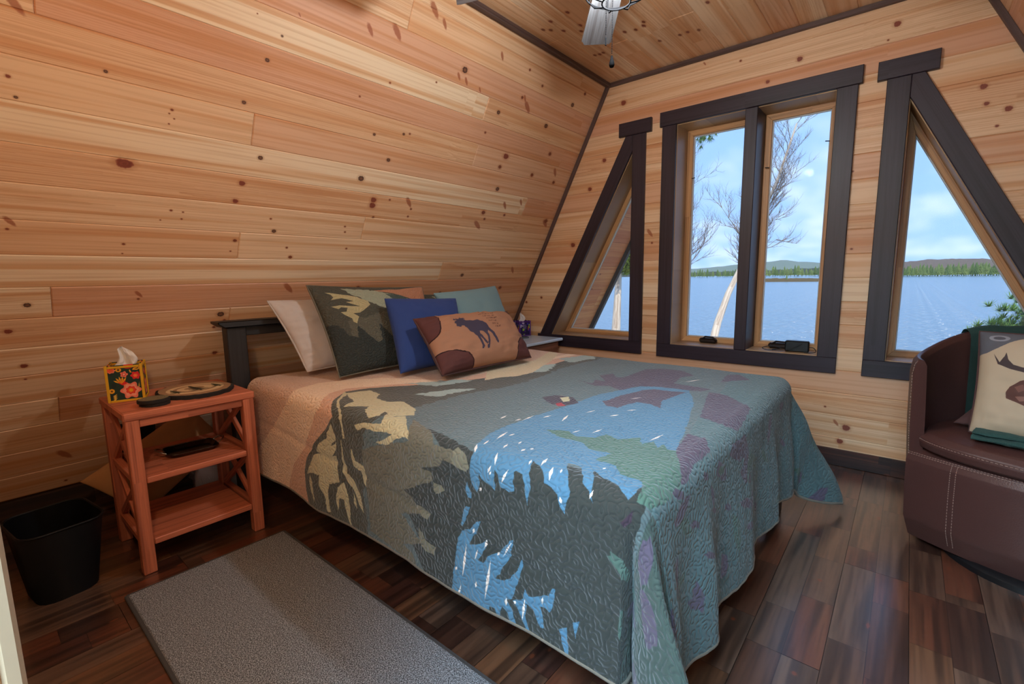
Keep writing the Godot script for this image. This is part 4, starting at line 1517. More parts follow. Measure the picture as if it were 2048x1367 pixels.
	pine_bough("pine_sapling", at_angle(8.0, 7.5, -0.85), [at_angle(5.7, 7.5, 0.42), at_angle(6.6, 7.5, 0.55), at_angle(7.4, 7.5, 0.72), at_angle(8.4, 7.5, 0.8), at_angle(6.2, 7.4, 0.36), at_angle(7.0, 7.4, 0.5), at_angle(7.8, 7.6, 0.6), at_angle(9.2, 7.6, 0.8)], 22, "bright green young pine outside behind the leather chair")
	# roof overhang beyond the window wall, boarded underneath
	for side in 2:
		var sg := 1.0 if side == 0 else -1.0
		var fx := WALL_X if side == 0 else 2 * XC - WALL_X
		var up := Vector3(sg * SLOPE, 1, 0) / RISE
		var inn := Vector3(sg, -SLOPE, 0) / RISE
		var foot := Vector3(fx, 0, 0)
		var ex := Vector3(0, 0, -1) if side == 0 else Vector3(0, 0, 1)
		var mb := MB.new()
		var rr := rect(3.453, -0.5, 4.62, 3.2) if side == 0 else rect(-4.62, -0.5, -3.453, 3.2)
		plate(mb, rr, foot - inn * 0.214, ex, up, 0.2, 0.0, plain_uv, true)
		var e := struct("roof_overhang", mb, M.shingle)
		for k in 14:
			var b := MB.new()
			var s0 := -0.5 + 0.262 * k
			var q := rect(3.453, s0, 4.6, s0 + 0.26) if side == 0 else rect(-4.6, s0, -3.453, s0 + 0.26)
			plate(b, q, foot - inn * 0.014, ex, up, 0.014, 0.003, func(p: Vector2) -> Vector2: return Vector2(absf(p.x) - 3.0 + k * 0.37, p.y + k * 0.13) * Vector2(0.3, 0.36))
			put("soffit_board", b, M.soffit, e)
		var f := MB.new()
		var fr := rect(4.6, -0.5, 4.65, 3.2) if side == 0 else rect(-4.65, -0.5, -4.6, 3.2)
		plate(f, fr, foot - inn * 0.25, ex, up, 0.29, 0.003, plain_uv, true)
		put("fascia_board", f, M.fascia, e)
	var cap := MB.new()
	box(cap, Vector3(XC, 2.9, -2.2), Vector3(3.0, 0.06, 5.0), 0.0)
	struct("roof", cap, M.shingle)


# ---------------------------------------------------------------- bed

var fold_noise: FastNoiseLite


func hang(d: float, r: float) -> Vector2:
	var q := r * PI * 0.5
	if d <= 0.0:
		return Vector2(d, 0.0)
	if d < q:
		return Vector2(r * sin(d / r), r * (1.0 - cos(d / r)))
	return Vector2(r + 0.05 * (d - q), r + (d - q) * 0.999)


# where a point of the quilt lies: s along the bed from its head, t across from the near edge
func quilt_at(s: float, t: float, off: float) -> Vector3:
	var r := 0.06
	var a := s - 1.98
	var bn := 0.05 - t
	var bf := t - 1.47
	var b := maxf(bn, bf)
	var near := bn > bf
	var x := -2.40 + minf(s, 1.98)
	var z := -0.86 - clampf(t, 0.05, 1.47)
	var zs := 1.0 if near else -1.0
	var y := 0.64 + 0.006 * fold_noise.get_noise_2d(s * 1.6, t * 1.6) - off
	var q := r * PI * 0.5
	if a <= 0.0 and b <= 0.0:
		# the mattress dips a little towards its middle
		return Vector3(x, y - 0.006 * sin(clampf(t / 1.5, 0, 1) * PI), z)
	var p: Vector3
	if a > 0.0 and b > 0.0:
		var d := Vector2(a, b).length()
		var ph := atan2(b, a)
		var h := hang(d, r)
		var e := maxf(d - q, 0.0)
		var f := 0.0
		if near:
			f = 0.42 * exp(-pow((ph - 0.66) / 0.24, 2.0)) - 0.24 * exp(-pow((ph - 1.22) / 0.17, 2.0))
		else:
			f = 0.46 * exp(-pow((ph - 0.80) / 0.27, 2.0)) - 0.08 * exp(-pow((ph - 0.15) / 0.12, 2.0))
		var o := h.x + e * f - off
		p = Vector3(x + o * cos(ph), y - h.y * sqrt(1.0 - f * f * 0.9), z + zs * o * sin(ph))
		var k := smoothstep(0.0, 0.25, e) * cos(ph) * cos(ph)
		p.x += k * foot_wave(t)
	elif a > 0.0:
		var h := hang(a, r)
		p = Vector3(x + h.x - off + smoothstep(0.0, 0.3, a - q) * foot_wave(t), y - h.y, z)
	else:
		var h := hang(b, r)
		var w := 0.007 * sin(s * 9.0 + 1.0) + 0.010 * fold_noise.get_noise_2d(s * 2.2, 3.0)
		var crease := -0.006 * exp(-pow((b - 0.20 - 0.05 * s) / 0.012, 2.0))
		p = Vector3(x, y - h.y, z + zs * (h.x - off + smoothstep(0.02, 0.3, b - q) * w * 1.3 + crease))
	p.y = maxf(p.y, 0.014 + off)
	return p


func foot_wave(t: float) -> float:
	return 0.017 * sin(t * TAU / 0.31 + 1.7 * sin(t * 4.0)) + 0.012 * fold_noise.get_noise_2d(t * 5.0, 9.0) + 0.008


func build_bed() -> void:
	fold_noise = FNL(41, 1.0, FastNoiseLite.TYPE_SIMPLEX_SMOOTH)
	var bed := thing("bed", "charcoal wooden bed frame with open-rail headboard under the quilt", "bed", Vector3(-1.4, 0, -1.62))
	var o := -bed.position
	for z in [-0.845, -2.395]:
		one_box("headboard_post", o + Vector3(-2.415, 0.4425, z), Vector3(0.06, 0.885, 0.085), M.charcoal_wood, bed, 0.004)
	one_box("headboard_rail", o + Vector3(-2.415, 0.8625, -1.62), Vector3(0.035, 0.045, 1.462), M.charcoal_wood, bed, 0.003)
	one_box("lower_rail", o + Vector3(-2.415, 0.42, -1.62), Vector3(0.03, 0.30, 1.462), M.charcoal_wood, bed, 0.003)
	var cap := MB.new()
	plate(cap, PackedVector2Array([Vector2(-0.79, 0.886), Vector2(-0.765, 0.904), Vector2(-0.765, 0.914), Vector2(-2.475, 0.914), Vector2(-2.475, 0.904), Vector2(-2.45, 0.886)]), o + Vector3(-2.365, 0, 0), Vector3(0, 0, 1), Vector3.UP, 0.10, 0.003, plain_uv, true)
	var cap_o := put("headboard_cap", cap, M.charcoal_wood, bed)
	cap_o.position = Vector3.ZERO
	for z in [-0.905, -2.335]:
		one_box("side_rail", o + Vector3(-1.37, 0.27, z), Vector3(1.98, 0.14, 0.025), M.charcoal_wood, bed, 0.003)
	one_box("foot_rail", o + Vector3(-0.40, 0.27, -1.62), Vector3(0.03, 0.14, 1.40), M.charcoal_wood, bed, 0.003)
	for z in [-0.93, -2.355]:
		one_box("leg", o + Vector3(-0.405, 0.10, z), Vector3(0.06, 0.2, 0.06), M.charcoal_wood, bed, 0.004)
	one_box("center_leg", o + Vector3(-1.3, 0.10, -1.62), Vector3(0.05, 0.2, 0.05), M.charcoal_wood, bed, 0.004)
	var mm := MB.new()
	box(mm, Vector3(-1.385, 0.484, -1.62), Vector3(1.97, 0.27, 1.40), 0.045)
	tag(put("mattress", mm, M.mattress_cloth), "thick mattress under the printed quilt", "mattress")

	var q := thing("quilt", "quilted bedspread printed with mountains, firs, blue water and moose", "quilt", Vector3(-1.4, 0.64, -1.62))
	var s0 := 0.055
	var s1 := 2.50
	var t0 := -0.404
	var t1 := 1.924
	var g := func(u: float, v: float) -> Vector2:
		return Vector2(lerpf(s0, s1, u) / 2.62, (2.0 - lerpf(t0, t1, v)) / 2.5)
	var top := surf(230, 230, func(u: float, v: float) -> Vector3: return quilt_at(lerpf(s0, s1, u), lerpf(t0, t1, v), 0.0) - q.position, g, Vector3.UP)
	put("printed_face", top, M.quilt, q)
	var under := surf(130, 130, func(u: float, v: float) -> Vector3: return quilt_at(lerpf(s0, s1, u), lerpf(t0, t1, v), 0.007) - q.position, g, Vector3.DOWN)
	put("backing", under, M.quilt_back, q).set_meta("label", "plain grey-green backing of the quilt")
	var hem := []
	for i in 161:
		hem.append(quilt_at(lerpf(s0, s1, i / 160.0), t0, 0.0035) - q.position)
	for i in range(1, 161):
		hem.append(quilt_at(s1, lerpf(t0, t1, i / 160.0), 0.0035) - q.position)
	for i in range(1, 161):
		hem.append(quilt_at(lerpf(s1, s0, i / 160.0), t1, 0.0035) - q.position)
	var mh := MB.new()
	tube(mh, hem, 0.006, 6)
	put("binding", mh, M.binding, q).set_meta("label", "beige binding along the hem")


# ---------------------------------------------------------------- pillows

# a stuffed cushion between four corners; one half of its skin
func cushion_half(c: Array, thick: float, sd: int, sign_: float, wrinkle: float, bow := 0.07, nu := 44) -> ArrayMesh:
	var nz := FNL(sd, 1.0, FastNoiseLite.TYPE_SIMPLEX_SMOOTH)
	var nn: Vector3 = ((c[1] - c[0]) as Vector3).cross(c[2] - c[0]).normalized()
	var f := func(u: float, v: float) -> Vector3:
		var U := 2.0 * u - 1.0
		var V := 2.0 * v - 1.0
		# finer steps near the seams
		U = sin(U * PI * 0.5)
		V = sin(V * PI * 0.5)
		var uu := 0.5 + 0.5 * U * (1.0 - bow * (1.0 - V * V))
		var vv := 0.5 + 0.5 * V * (1.0 - bow * (1.0 - U * U))
		var p: Vector3 = (c[0] as Vector3).lerp(c[1], uu).lerp((c[2] as Vector3).lerp(c[3], uu), vv)
		var h := pow(maxf((1.0 - pow(absf(U), 2.4)) * (1.0 - pow(absf(V), 2.4)), 0.0), 0.42)
		var w := nz.get_noise_2d(uu * 3.0, vv * 3.0) * 0.10
		w += nz.get_noise_2d(uu * 16.0 + 5.0, vv * 4.0) * wrinkle * (absf(V) * 1.4 + 0.15)
		w += nz.get_noise_2d(uu * 4.0 + 9.0, vv * 16.0) * wrinkle * (absf(U) * 1.4 + 0.15)
		return p + nn * sign_ * thick * 0.5 * h * (1.0 + w)
	var g := func(u: float, v: float) -> Vector2:
		return Vector2(0.5 + 0.5 * sin((2.0 * u - 1.0) * PI * 0.5), 0.5 - 0.5 * sin((2.0 * v - 1.0) * PI * 0.5))
	return surf(nu, nu, f, g, nn * sign_)


func cushion(called: String, label: String, corners: Array, thick: float, front: Material, back: Material, sd: int, wrinkle := 0.06, bow := 0.07, piping: Material = null, category := "pillow") -> Node3D:
	var mid := Vector3.ZERO
	for p in corners:
		mid += p * 0.25
	var t := thing(called, label, category, mid)
	var c := []
	for p in corners:
		c.append(p - mid)
	put("front_panel", cushion_half(c, thick, sd, 1.0, wrinkle, bow), front, t)
	put("back_panel", cushion_half(c, thick, sd + 1, -1.0, wrinkle, bow, 30), back, t)
	if piping:
		var line := []
		for e in [[0, 1], [1, 3], [3, 2], [2, 0]]:
			for k in 16:
				var q := k / 16.0
				var p: Vector3 = (c[e[0]] as Vector3).lerp(c[e[1]], q)
				var U := 2.0 * q - 1.0
				line.append(p * (1.0 - bow * (1.0 - U * U) * 0.7))
		var mb := MB.new()
		tube(mb, line, 0.004, 6, true)
		put("piping", mb, piping, t)
	return t


func uv_poly(list: Array, w: float, h: float) -> PackedVector2Array:
	var p := PackedVector2Array()
	for i in range(0, list.size(), 2):
		p.append(Vector2(list[i] / 1000.0 * w, list[i + 1] / 1000.0 * h))
	return p


# shift and stretch of the moose on the pillow's face
func moved(p: PackedVector2Array) -> PackedVector2Array:
	for i in p.size():
		p[i] = Vector2(p[i].x * 1.02 - 88.0, p[i].y * 1.02 + 46.0)
	return p


func build_pillows() -> void:
	# quilted sham: the same mountain print
	var im := blank(512, 512, Color(0.285, 0.275, 0.235))
	fill_poly(im, jagged(uv_poly([150, 480, 1000, 300, 1000, 1000, 150, 1000], 512, 512), 6, 10), Color(0.355, 0.340, 0.285))
	fill_poly(im, jagged(uv_poly([210, 60, 480, 90, 600, 150, 740, 220, 820, 260, 850, 330, 760, 340, 650, 420, 560, 380, 480, 340, 390, 270, 330, 220, 260, 160], 512, 512), 4, 8), Color(0.590, 0.600, 0.510))  # upper snow, greenish from blue window light put into its colour
	fill_poly(im, uv_poly([470, 90, 720, 70, 1000, 0, 1000, 200, 860, 250, 740, 200, 620, 140], 512, 512), Color(0.700, 0.480, 0.360))
	fill_poly(im, jagged(uv_poly([560, 150, 700, 180, 860, 300, 1000, 260, 1000, 480, 860, 470, 700, 360], 512, 512), 5, 8), Color(0.275, 0.320, 0.295))
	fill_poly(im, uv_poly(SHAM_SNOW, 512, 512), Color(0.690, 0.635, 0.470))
	fill_poly(im, jagged(uv_poly([0, 480, 60, 500, 100, 570, 120, 640, 190, 680, 215, 530, 250, 600, 300, 690, 350, 760, 390, 740, 400, 540, 440, 620, 480, 690, 560, 720, 640, 590, 760, 500, 1000, 480, 1000, 1000, 0, 1000], 512, 512), 3, 7), Color(0.175, 0.190, 0.175))
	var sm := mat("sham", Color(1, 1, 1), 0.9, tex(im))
	var sh := noise_image(512, 512, 61, 0.055, 1)
	var d := sh.get_data()
	for i in d.size():
		var e := absf(d[i] / 255.0 - 0.5) * 2.0
		d[i] = int(clampf(pow(e * 1.7, 0.5), 0.0, 1.0) * 255.0)
	relief(sm, tex(Image.create_from_data(512, 512, false, Image.FORMAT_L8, d)), 0.45)
	cloth("sham_back", Color(0.47, 0.43, 0.36))
	# lumbar pillow: tan suede, brown corners, a moose and lines of stitched lettering
	var lm := blank(768, 420, Color(0.600, 0.425, 0.325))
	for c in [[0, 0, 120, 200], [0, 420, 230, 130], [768, 420, 160, 150], [768, 0, 60, 70]]:
		blob(lm, Vector2(c[0], c[1]), c[2], c[3], Color(0.16, 0.08, 0.08))
		blob(lm, Vector2(c[0], c[1]), c[2] - 7, c[3] - 7, Color(0.330, 0.195, 0.180))
	var moose := Color(0.245, 0.215, 0.265)
	fill_poly(lm, moved(uv_poly(MOOSE, 768, 420)), moose)
	fill_poly(lm, moved(uv_poly([350, 120, 375, 70, 390, 105, 400, 60, 415, 100, 430, 65, 440, 110, 460, 80, 462, 120, 420, 140], 768, 420)), moose)
	var rt := RandomNumberGenerator.new()
	rt.seed = 5
	for row in [[560, 90, 640], [545, 150, 700], [570, 205, 700], [590, 265, 700], [595, 325, 700], [620, 390, 705], [640, 450, 700]]:
		var x: float = row[0]
		while x < row[2]:
			var w := rt.randf_range(7, 12)
			var y: float = row[1] / 1000.0 * 420.0
			var px := x / 1000.0 * 768.0
			lm.fill_rect(Rect2i(int(px), int(y) - 6, 2, 13), Color(0.24, 0.13, 0.12))
			lm.fill_rect(Rect2i(int(px), int(y) + rt.randi_range(-6, 5), 6, 2), Color(0.24, 0.13, 0.12))
			if rt.randf() < 0.5:
				lm.fill_rect(Rect2i(int(px) + 5, int(y) - 5, 2, 11), Color(0.24, 0.13, 0.12))
			x += w + 4.0
			if rt.randf() < 0.2:
				x += 12.0
	var lmat := mat("lumbar", Color(1, 1, 1), 0.8, tex(lm))
	lmat.metallic_specular = 0.3

	cushion("bed_pillow", "white bed pillow leaning on the headboard behind the mountain sham", [Vector3(-2.17, 0.665, -1.06), Vector3(-2.17, 0.665, -1.66), Vector3(-2.315, 1.0, -0.965), Vector3(-2.33, 1.0, -1.60)], 0.12, M.white_linen, M.white_linen, 101, 0.22, 0.05, M.white_linen)
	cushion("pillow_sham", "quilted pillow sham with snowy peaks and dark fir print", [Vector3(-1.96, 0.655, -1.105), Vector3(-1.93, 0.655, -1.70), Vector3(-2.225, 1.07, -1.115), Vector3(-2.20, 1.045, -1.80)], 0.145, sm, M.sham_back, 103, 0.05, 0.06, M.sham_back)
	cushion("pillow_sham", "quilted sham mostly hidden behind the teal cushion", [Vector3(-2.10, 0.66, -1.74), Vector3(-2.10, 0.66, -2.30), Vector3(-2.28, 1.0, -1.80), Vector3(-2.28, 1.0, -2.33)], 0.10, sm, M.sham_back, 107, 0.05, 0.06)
	cushion("denim_cushion", "square dark blue denim cushion between sham and moose pillow", [Vector3(-1.775, 0.66, -1.305), Vector3(-1.77, 0.66, -1.73), Vector3(-2.0, 1.0, -1.395), Vector3(-1.99, 0.98, -1.87)], 0.13, M.denim, M.denim, 109, 0.07, 0.05)
	cushion("teal_cushion", "square grey-teal cushion behind the moose pillow by the window", [Vector3(-1.90, 0.66, -1.86), Vector3(-1.90, 0.66, -2.30), Vector3(-2.10, 1.01, -1.80), Vector3(-2.09, 1.04, -2.32)], 0.15, M.teal, M.teal, 113, 0.06, 0.05)
	cushion("moose_pillow", "tan lumbar pillow with a moose, stitched lettering and brown corners", [Vector3(-1.565, 0.665, -1.375), Vector3(-1.54, 0.665, -1.99), Vector3(-1.79, 0.905, -1.405), Vector3(-1.75, 0.90, -2.04)], 0.17, lmat, M.suede_brown, 117, 0.15, 0.04, M.suede_brown)


const SHAM_SNOW := [75, 115, 150, 135, 230, 165, 280, 190, 330, 225, 370, 250, 380, 300, 350, 330, 310, 365, 270, 392, 215, 392, 250, 440, 235, 468, 215, 515, 190, 493, 190, 451, 150, 409, 120, 367, 165, 367, 185, 325, 140, 308, 115, 329, 70, 291, 135, 283, 195, 300, 290, 316, 240, 283, 195, 249, 255, 245, 175, 198, 90, 215, 118, 181, 108, 148]
const MOOSE := [345, 190, 355, 150, 385, 130, 420, 125, 455, 135, 490, 160, 540, 175, 590, 180, 620, 210, 640, 270, 650, 330, 665, 400, 680, 470, 690, 540, 700, 600, 690, 640, 675, 630, 672, 560, 655, 500, 640, 440, 625, 400, 610, 440, 612, 520, 600, 590, 585, 640, 570, 700, 552, 700, 555, 650, 575, 590, 590, 520, 585, 450, 570, 410, 530, 400, 525, 440, 545, 520, 560, 600, 570, 640, 560, 650, 540, 600, 520, 520, 510, 500, 520, 590, 528, 660, 510, 690, 495, 690, 505, 640, 495, 560, 480, 480, 460, 420, 440, 370, 430, 300, 415, 250, 400, 240, 385, 270, 365, 280, 350, 250]


# ---------------------------------------------------------------- nightstands and what lies on them

func build_nightstand() -> void:
	var base := Vector3(-2.33, 0, -0.575)
	var n := thing("nightstand", "reddish wooden nightstand with two open shelves and crossed sides", "nightstand", base)
	var hx := 0.205
	var hz := 0.22
	for x in [-hx + 0.022, hx - 0.022]:
		for z in [-hz + 0.022, hz - 0.022]:
			one_box("leg", Vector3(x, 0.3, z), Vector3(0.042, 0.6, 0.042), M.red_wood, n, 0.003)
	one_box("top", Vector3(0, 0.614, 0), Vector3(2 * hx + 0.006, 0.03, 2 * hz + 0.006), M.red_wood, n, 0.004)
	for x in [-hx + 0.02, hx - 0.02]:
		one_box("apron", Vector3(x, 0.584, 0), Vector3(0.022, 0.030, 2 * hz - 0.088), M.red_wood, n, 0.002)
	for y in [0.362, 0.118]:
		one_box("shelf", Vector3(0, y, 0), Vector3(2 * hx - 0.01, 0.024, 2 * hz - 0.09), M.red_wood, n, 0.003, Basis(), 2)
		for z in [-hz + 0.022, hz - 0.022]:
			one_box("shelf_rail", Vector3(0, y, z), Vector3(2 * hx - 0.088, 0.024, 0.026), M.red_wood, n, 0.002)
	for z in [-hz + 0.022, hz - 0.022]:
		for y in [[0.376, 0.598], [0.132, 0.348]]:
			var a := Vector3(-hx + 0.045, y[0], z)
			var b := Vector3(hx - 0.045, y[1], z)
			bar("brace", a, b, 0.024, 0.016, Vector3.UP, M.red_wood, n)
			bar("brace", Vector3(a.x, b.y, z), Vector3(b.x, a.y, z), 0.024, 0.0155, Vector3.UP, M.red_wood, n)

	tissue_box("flowered_tissue_box", "yellow-framed tissue box with painted flowers on the reddish nightstand", Vector3(-2.410, 0.629, -0.430), -0.318, 0.117, 0.147, flower_print(), M.yellow_wood)
	# two log-slice coasters, one on the other
	for k in 2:
		var c := thing("coaster", ["log-slice coaster lying underneath another on the nightstand", "top log-slice coaster in front of the flowered tissue box"][k], "coaster", Vector3(-2.205 + 0.006 * k, 0.6295 + 0.0135 * k, -0.468 + 0.004 * k), 0.4 + k)
		wood_slice(c, 0.052, 0.047, 0.013, null)
	var pl := thing("tree_plaque", "oval log slice with three green trees lying on the nightstand", "plaque", Vector3(-2.312, 0.6295, -0.636), 0.1)
	wood_slice(pl, 0.152, 0.138, 0.016, plaque_print())
	# metal tray on the middle shelf
	var tr := thing("metal_tray", "long dark metal tray with looped end handles on the shelf", "tray", Vector3(-2.325, 0.3745, -0.60), -0.06)
	var mb := MB.new()
	for r in [[0.045, 0.075, 0.003], [0.055, 0.085, 0.012]]:
		pass
	var rim := func(rx: float, rz: float, y: float) -> Array:
		var l := []
		for k in 32:
			var a := TAU * k / 32.0
			var cx := pow(absf(cos(a)), 0.35) * signf(cos(a)) * rx
			var cz := pow(absf(sin(a)), 0.35) * signf(sin(a)) * rz
			l.append(Vector3(cx, y, cz))
		return l
	var lo: Array = rim.call(0.058, 0.080, 0.002)
	var hi: Array = rim.call(0.072, 0.094, 0.018)
	for k in 32:
		var j := (k + 1) % 32
		var e: Vector3 = (Vector3(-lo[k].x, 0.05, -lo[k].z)).normalized()
		mb.quad(lo[k], lo[j], hi[j], hi[k], e)
		mb.tri(Vector3(0, 0.002, 0), lo[k], lo[j], Vector3.UP, Vector3.UP, Vector3.UP)
	mat("tray_metal", Color(0.30, 0.26, 0.23), 0.22).metallic = 1.0
	put("dish", mb, M.tray_metal, tr)
	var me := MB.new()
	tube(me, hi, 0.0025, 6, true)
	put("rim", me, M.tray_metal, tr)
	for s in [-1.0, 1.0]:
		var mh := MB.new()
		var line := []
		for k in 11:
			var a := PI * k / 10.0
			line.append(Vector3(cos(a) * 0.035, 0.02 + sin(a) * 0.016, s * (0.094 + sin(a) * 0.030)))
		tube(mh, line, 0.003, 8)
		put("handle", mh, M.steel, tr)
	# a tan cushion, a bag and a wrapped packet pushed in behind the nightstand
	cushion("tan_cushion", "plain tan cushion wedged on edge behind the nightstand", [Vector3(-2.595, 0.045, -0.46), Vector3(-2.60, 0.30, -0.83), Vector3(-2.69, 0.245, -0.275), Vector3(-2.655, 0.50, -0.70)], 0.08, M.tan_cushion, M.tan_cushion, 131, 0.05, 0.03)
	var bag := MB.new()
	box(bag, Vector3(-2.83, 0.30, -0.50), Vector3(0.03, 0.32, 0.16), 0.012, Basis(Vector3(0, 0, 1), -0.44))
	tag(put("dark_satchel", bag, M.dark_bag), "dark blue bag standing behind the tan cushion", "bag")
	var pk := thing("wrapped_linen", "white linen in clear plastic on the floor behind the nightstand", "packet", Vector3(-2.59, 0.0, -0.765))
	var nzp := FNL(55, 1.0, FastNoiseLite.TYPE_SIMPLEX_SMOOTH)
	var lump := func(grow: float, rough: float, sd: float) -> Callable:
		return func(u: float, v: float) -> Vector3:
			var a := TAU * u
			var e := PI * (v - 0.5)
			var q := Vector3(cos(a) * pow(absf(cos(e)), 0.5), signf(sin(e)) * pow(absf(sin(e)), 0.6), sin(a) * pow(absf(cos(e)), 0.5))
			var w := 1.0 + rough * nzp.get_noise_3d(q.x * 2.0 + sd, q.y * 2.0, q.z * 2.0)
			return Vector3(q.x * 0.04, 0.112 + q.y * 0.11, q.z * 0.095) * Vector3(grow, 1.0 + (grow - 1.0) * 0.2, grow) * Vector3(w, 1, w)
	put("folded_linen", surf(32, 16, lump.call(1.0, 0.10, 0.0), plain_uv2, Vector3.RIGHT, true), M.white_linen, pk)
	var film := mat("plastic_film", Color(0.9, 0.93, 0.95, 0.10), 0.12)
	film.transparency = BaseMaterial3D.TRANSPARENCY_ALPHA
	put("plastic_wrap", surf(48, 24, lump.call(1.09, 0.35, 4.0), plain_uv2, Vector3.RIGHT, true), film, pk)


func plain_uv2(u: float, v: float) -> Vector2:
	return Vector2(u, v)


func wood_slice(t: Node3D, rx: float, rz: float, h: float, print_: Texture2D) -> void:
	var nz := FNL(int(rx * 10000.0), 1.0, FastNoiseLite.TYPE_SIMPLEX)
	var seg := 56
	var top := MB.new()
	var bark := MB.new()
	var edge := func(a: float, k: float) -> Vector3:
		var w := 1.0 + 0.045 * nz.get_noise_2d(cos(a) * 3.0, sin(a) * 3.0) + 0.02 * nz.get_noise_2d(cos(a) * 14.0, sin(a) * 14.0)
		return Vector3(cos(a) * rx * w * k, 0, sin(a) * rz * w * k)
	for i in seg:
		var a := TAU * i / seg
		var b := TAU * (i + 1) / seg
		var e0: Vector3 = edge.call(a, 0.93)
		var e1: Vector3 = edge.call(b, 0.93)
		var f0: Vector3 = edge.call(a, 1.0)
		var f1: Vector3 = edge.call(b, 1.0)
		var Y := Vector3.UP * h
		var uv := func(p: Vector3) -> Vector2: return Vector2(0.5 - p.z / (2.0 * rz), 0.5 + p.x / (2.0 * rx))
		top.tri(Y, e0 + Y, e1 + Y, Vector3.UP, Vector3.UP, Vector3.UP, Vector2(0.5, 0.5), uv.call(e0), uv.call(e1))
		bark.quad(e0 + Y, e1 + Y, f1 + Y * 0.85, f0 + Y * 0.85, (Vector3(cos(a), 1.0, sin(a))).normalized())
		bark.quad(f0 + Y * 0.85, f1 + Y * 0.85, f1, f0, Vector3(cos(a), 0, sin(a)))
		bark.tri(Vector3.ZERO, f0, f1, Vector3.DOWN, Vector3.DOWN, Vector3.DOWN)
	if not M.has("slice"):
		var im := blank(256, 256, Color(0.58, 0.52, 0.40))
		for k in 9:
			blob(im, Vector2(128, 128), 122 - k * 13, 122 - k * 13, Color(0.42, 0.37, 0.29), 5, 0.03, k)
			blob(im, Vector2(128, 128), 119 - k * 13, 119 - k * 13, Color(0.62, 0.57, 0.45) if k % 2 else Color(0.55, 0.50, 0.40), 5, 0.03, k)
		mat("slice", Color(0.8, 0.8, 0.75), 0.6, tex(im))
	var m: Material = M.slice
	if print_:
		m = mat("plaque_face", Color(1, 1, 1), 0.55, print_)
	put("cut_face", top, m, t)
	put("bark_edge", bark, M.bark, t)


func fir_print(im: Image, at: Vector2, s: float, col: Color) -> void:
	for k in 6:
		var y := at.y - s * 0.5 + s * k / 6.0
		var w := s * (0.10 + 0.075 * k)
		fill_poly(im, PackedVector2Array([Vector2(at.x, y - s * 0.08), Vector2(at.x + w, y + s * 0.17), Vector2(at.x + w * 0.4, y + s * 0.12), Vector2(at.x - w * 0.4, y + s * 0.12), Vector2(at.x - w, y + s * 0.17)]), col)
	fill_poly(im, PackedVector2Array([at + Vector2(-s * 0.04, s * 0.4), at + Vector2(s * 0.04, s * 0.4), at + Vector2(s * 0.04, s * 0.62), at + Vector2(-s * 0.04, s * 0.62)]), Color(0.20, 0.16, 0.10))


func plaque_print() -> Texture2D:
	var im := blank(512, 512, Color(0.60, 0.45, 0.31))
	blob(im, Vector2(256, 256), 238, 238, Color(0.64, 0.49, 0.35))
	blob(im, Vector2(256, 262), 195, 165, Color(0.86, 0.73, 0.55))
	blob(im, Vector2(256, 256), 150, 120, Color(0.62, 0.47, 0.33))
	blob(im, Vector2(262, 252), 128, 98, Color(0.85, 0.72, 0.54))
	blob(im, Vector2(256, 240), 70, 44, Color(0.66, 0.51, 0.36))
	fir_print(im, Vector2(256, 250), 190, Color(0.075, 0.125, 0.065))
	fir_print(im, Vector2(110, 262), 130, Color(0.13, 0.17, 0.06))
	fir_print(im, Vector2(405, 258), 130, Color(0.13, 0.17, 0.06))
	return tex(im)


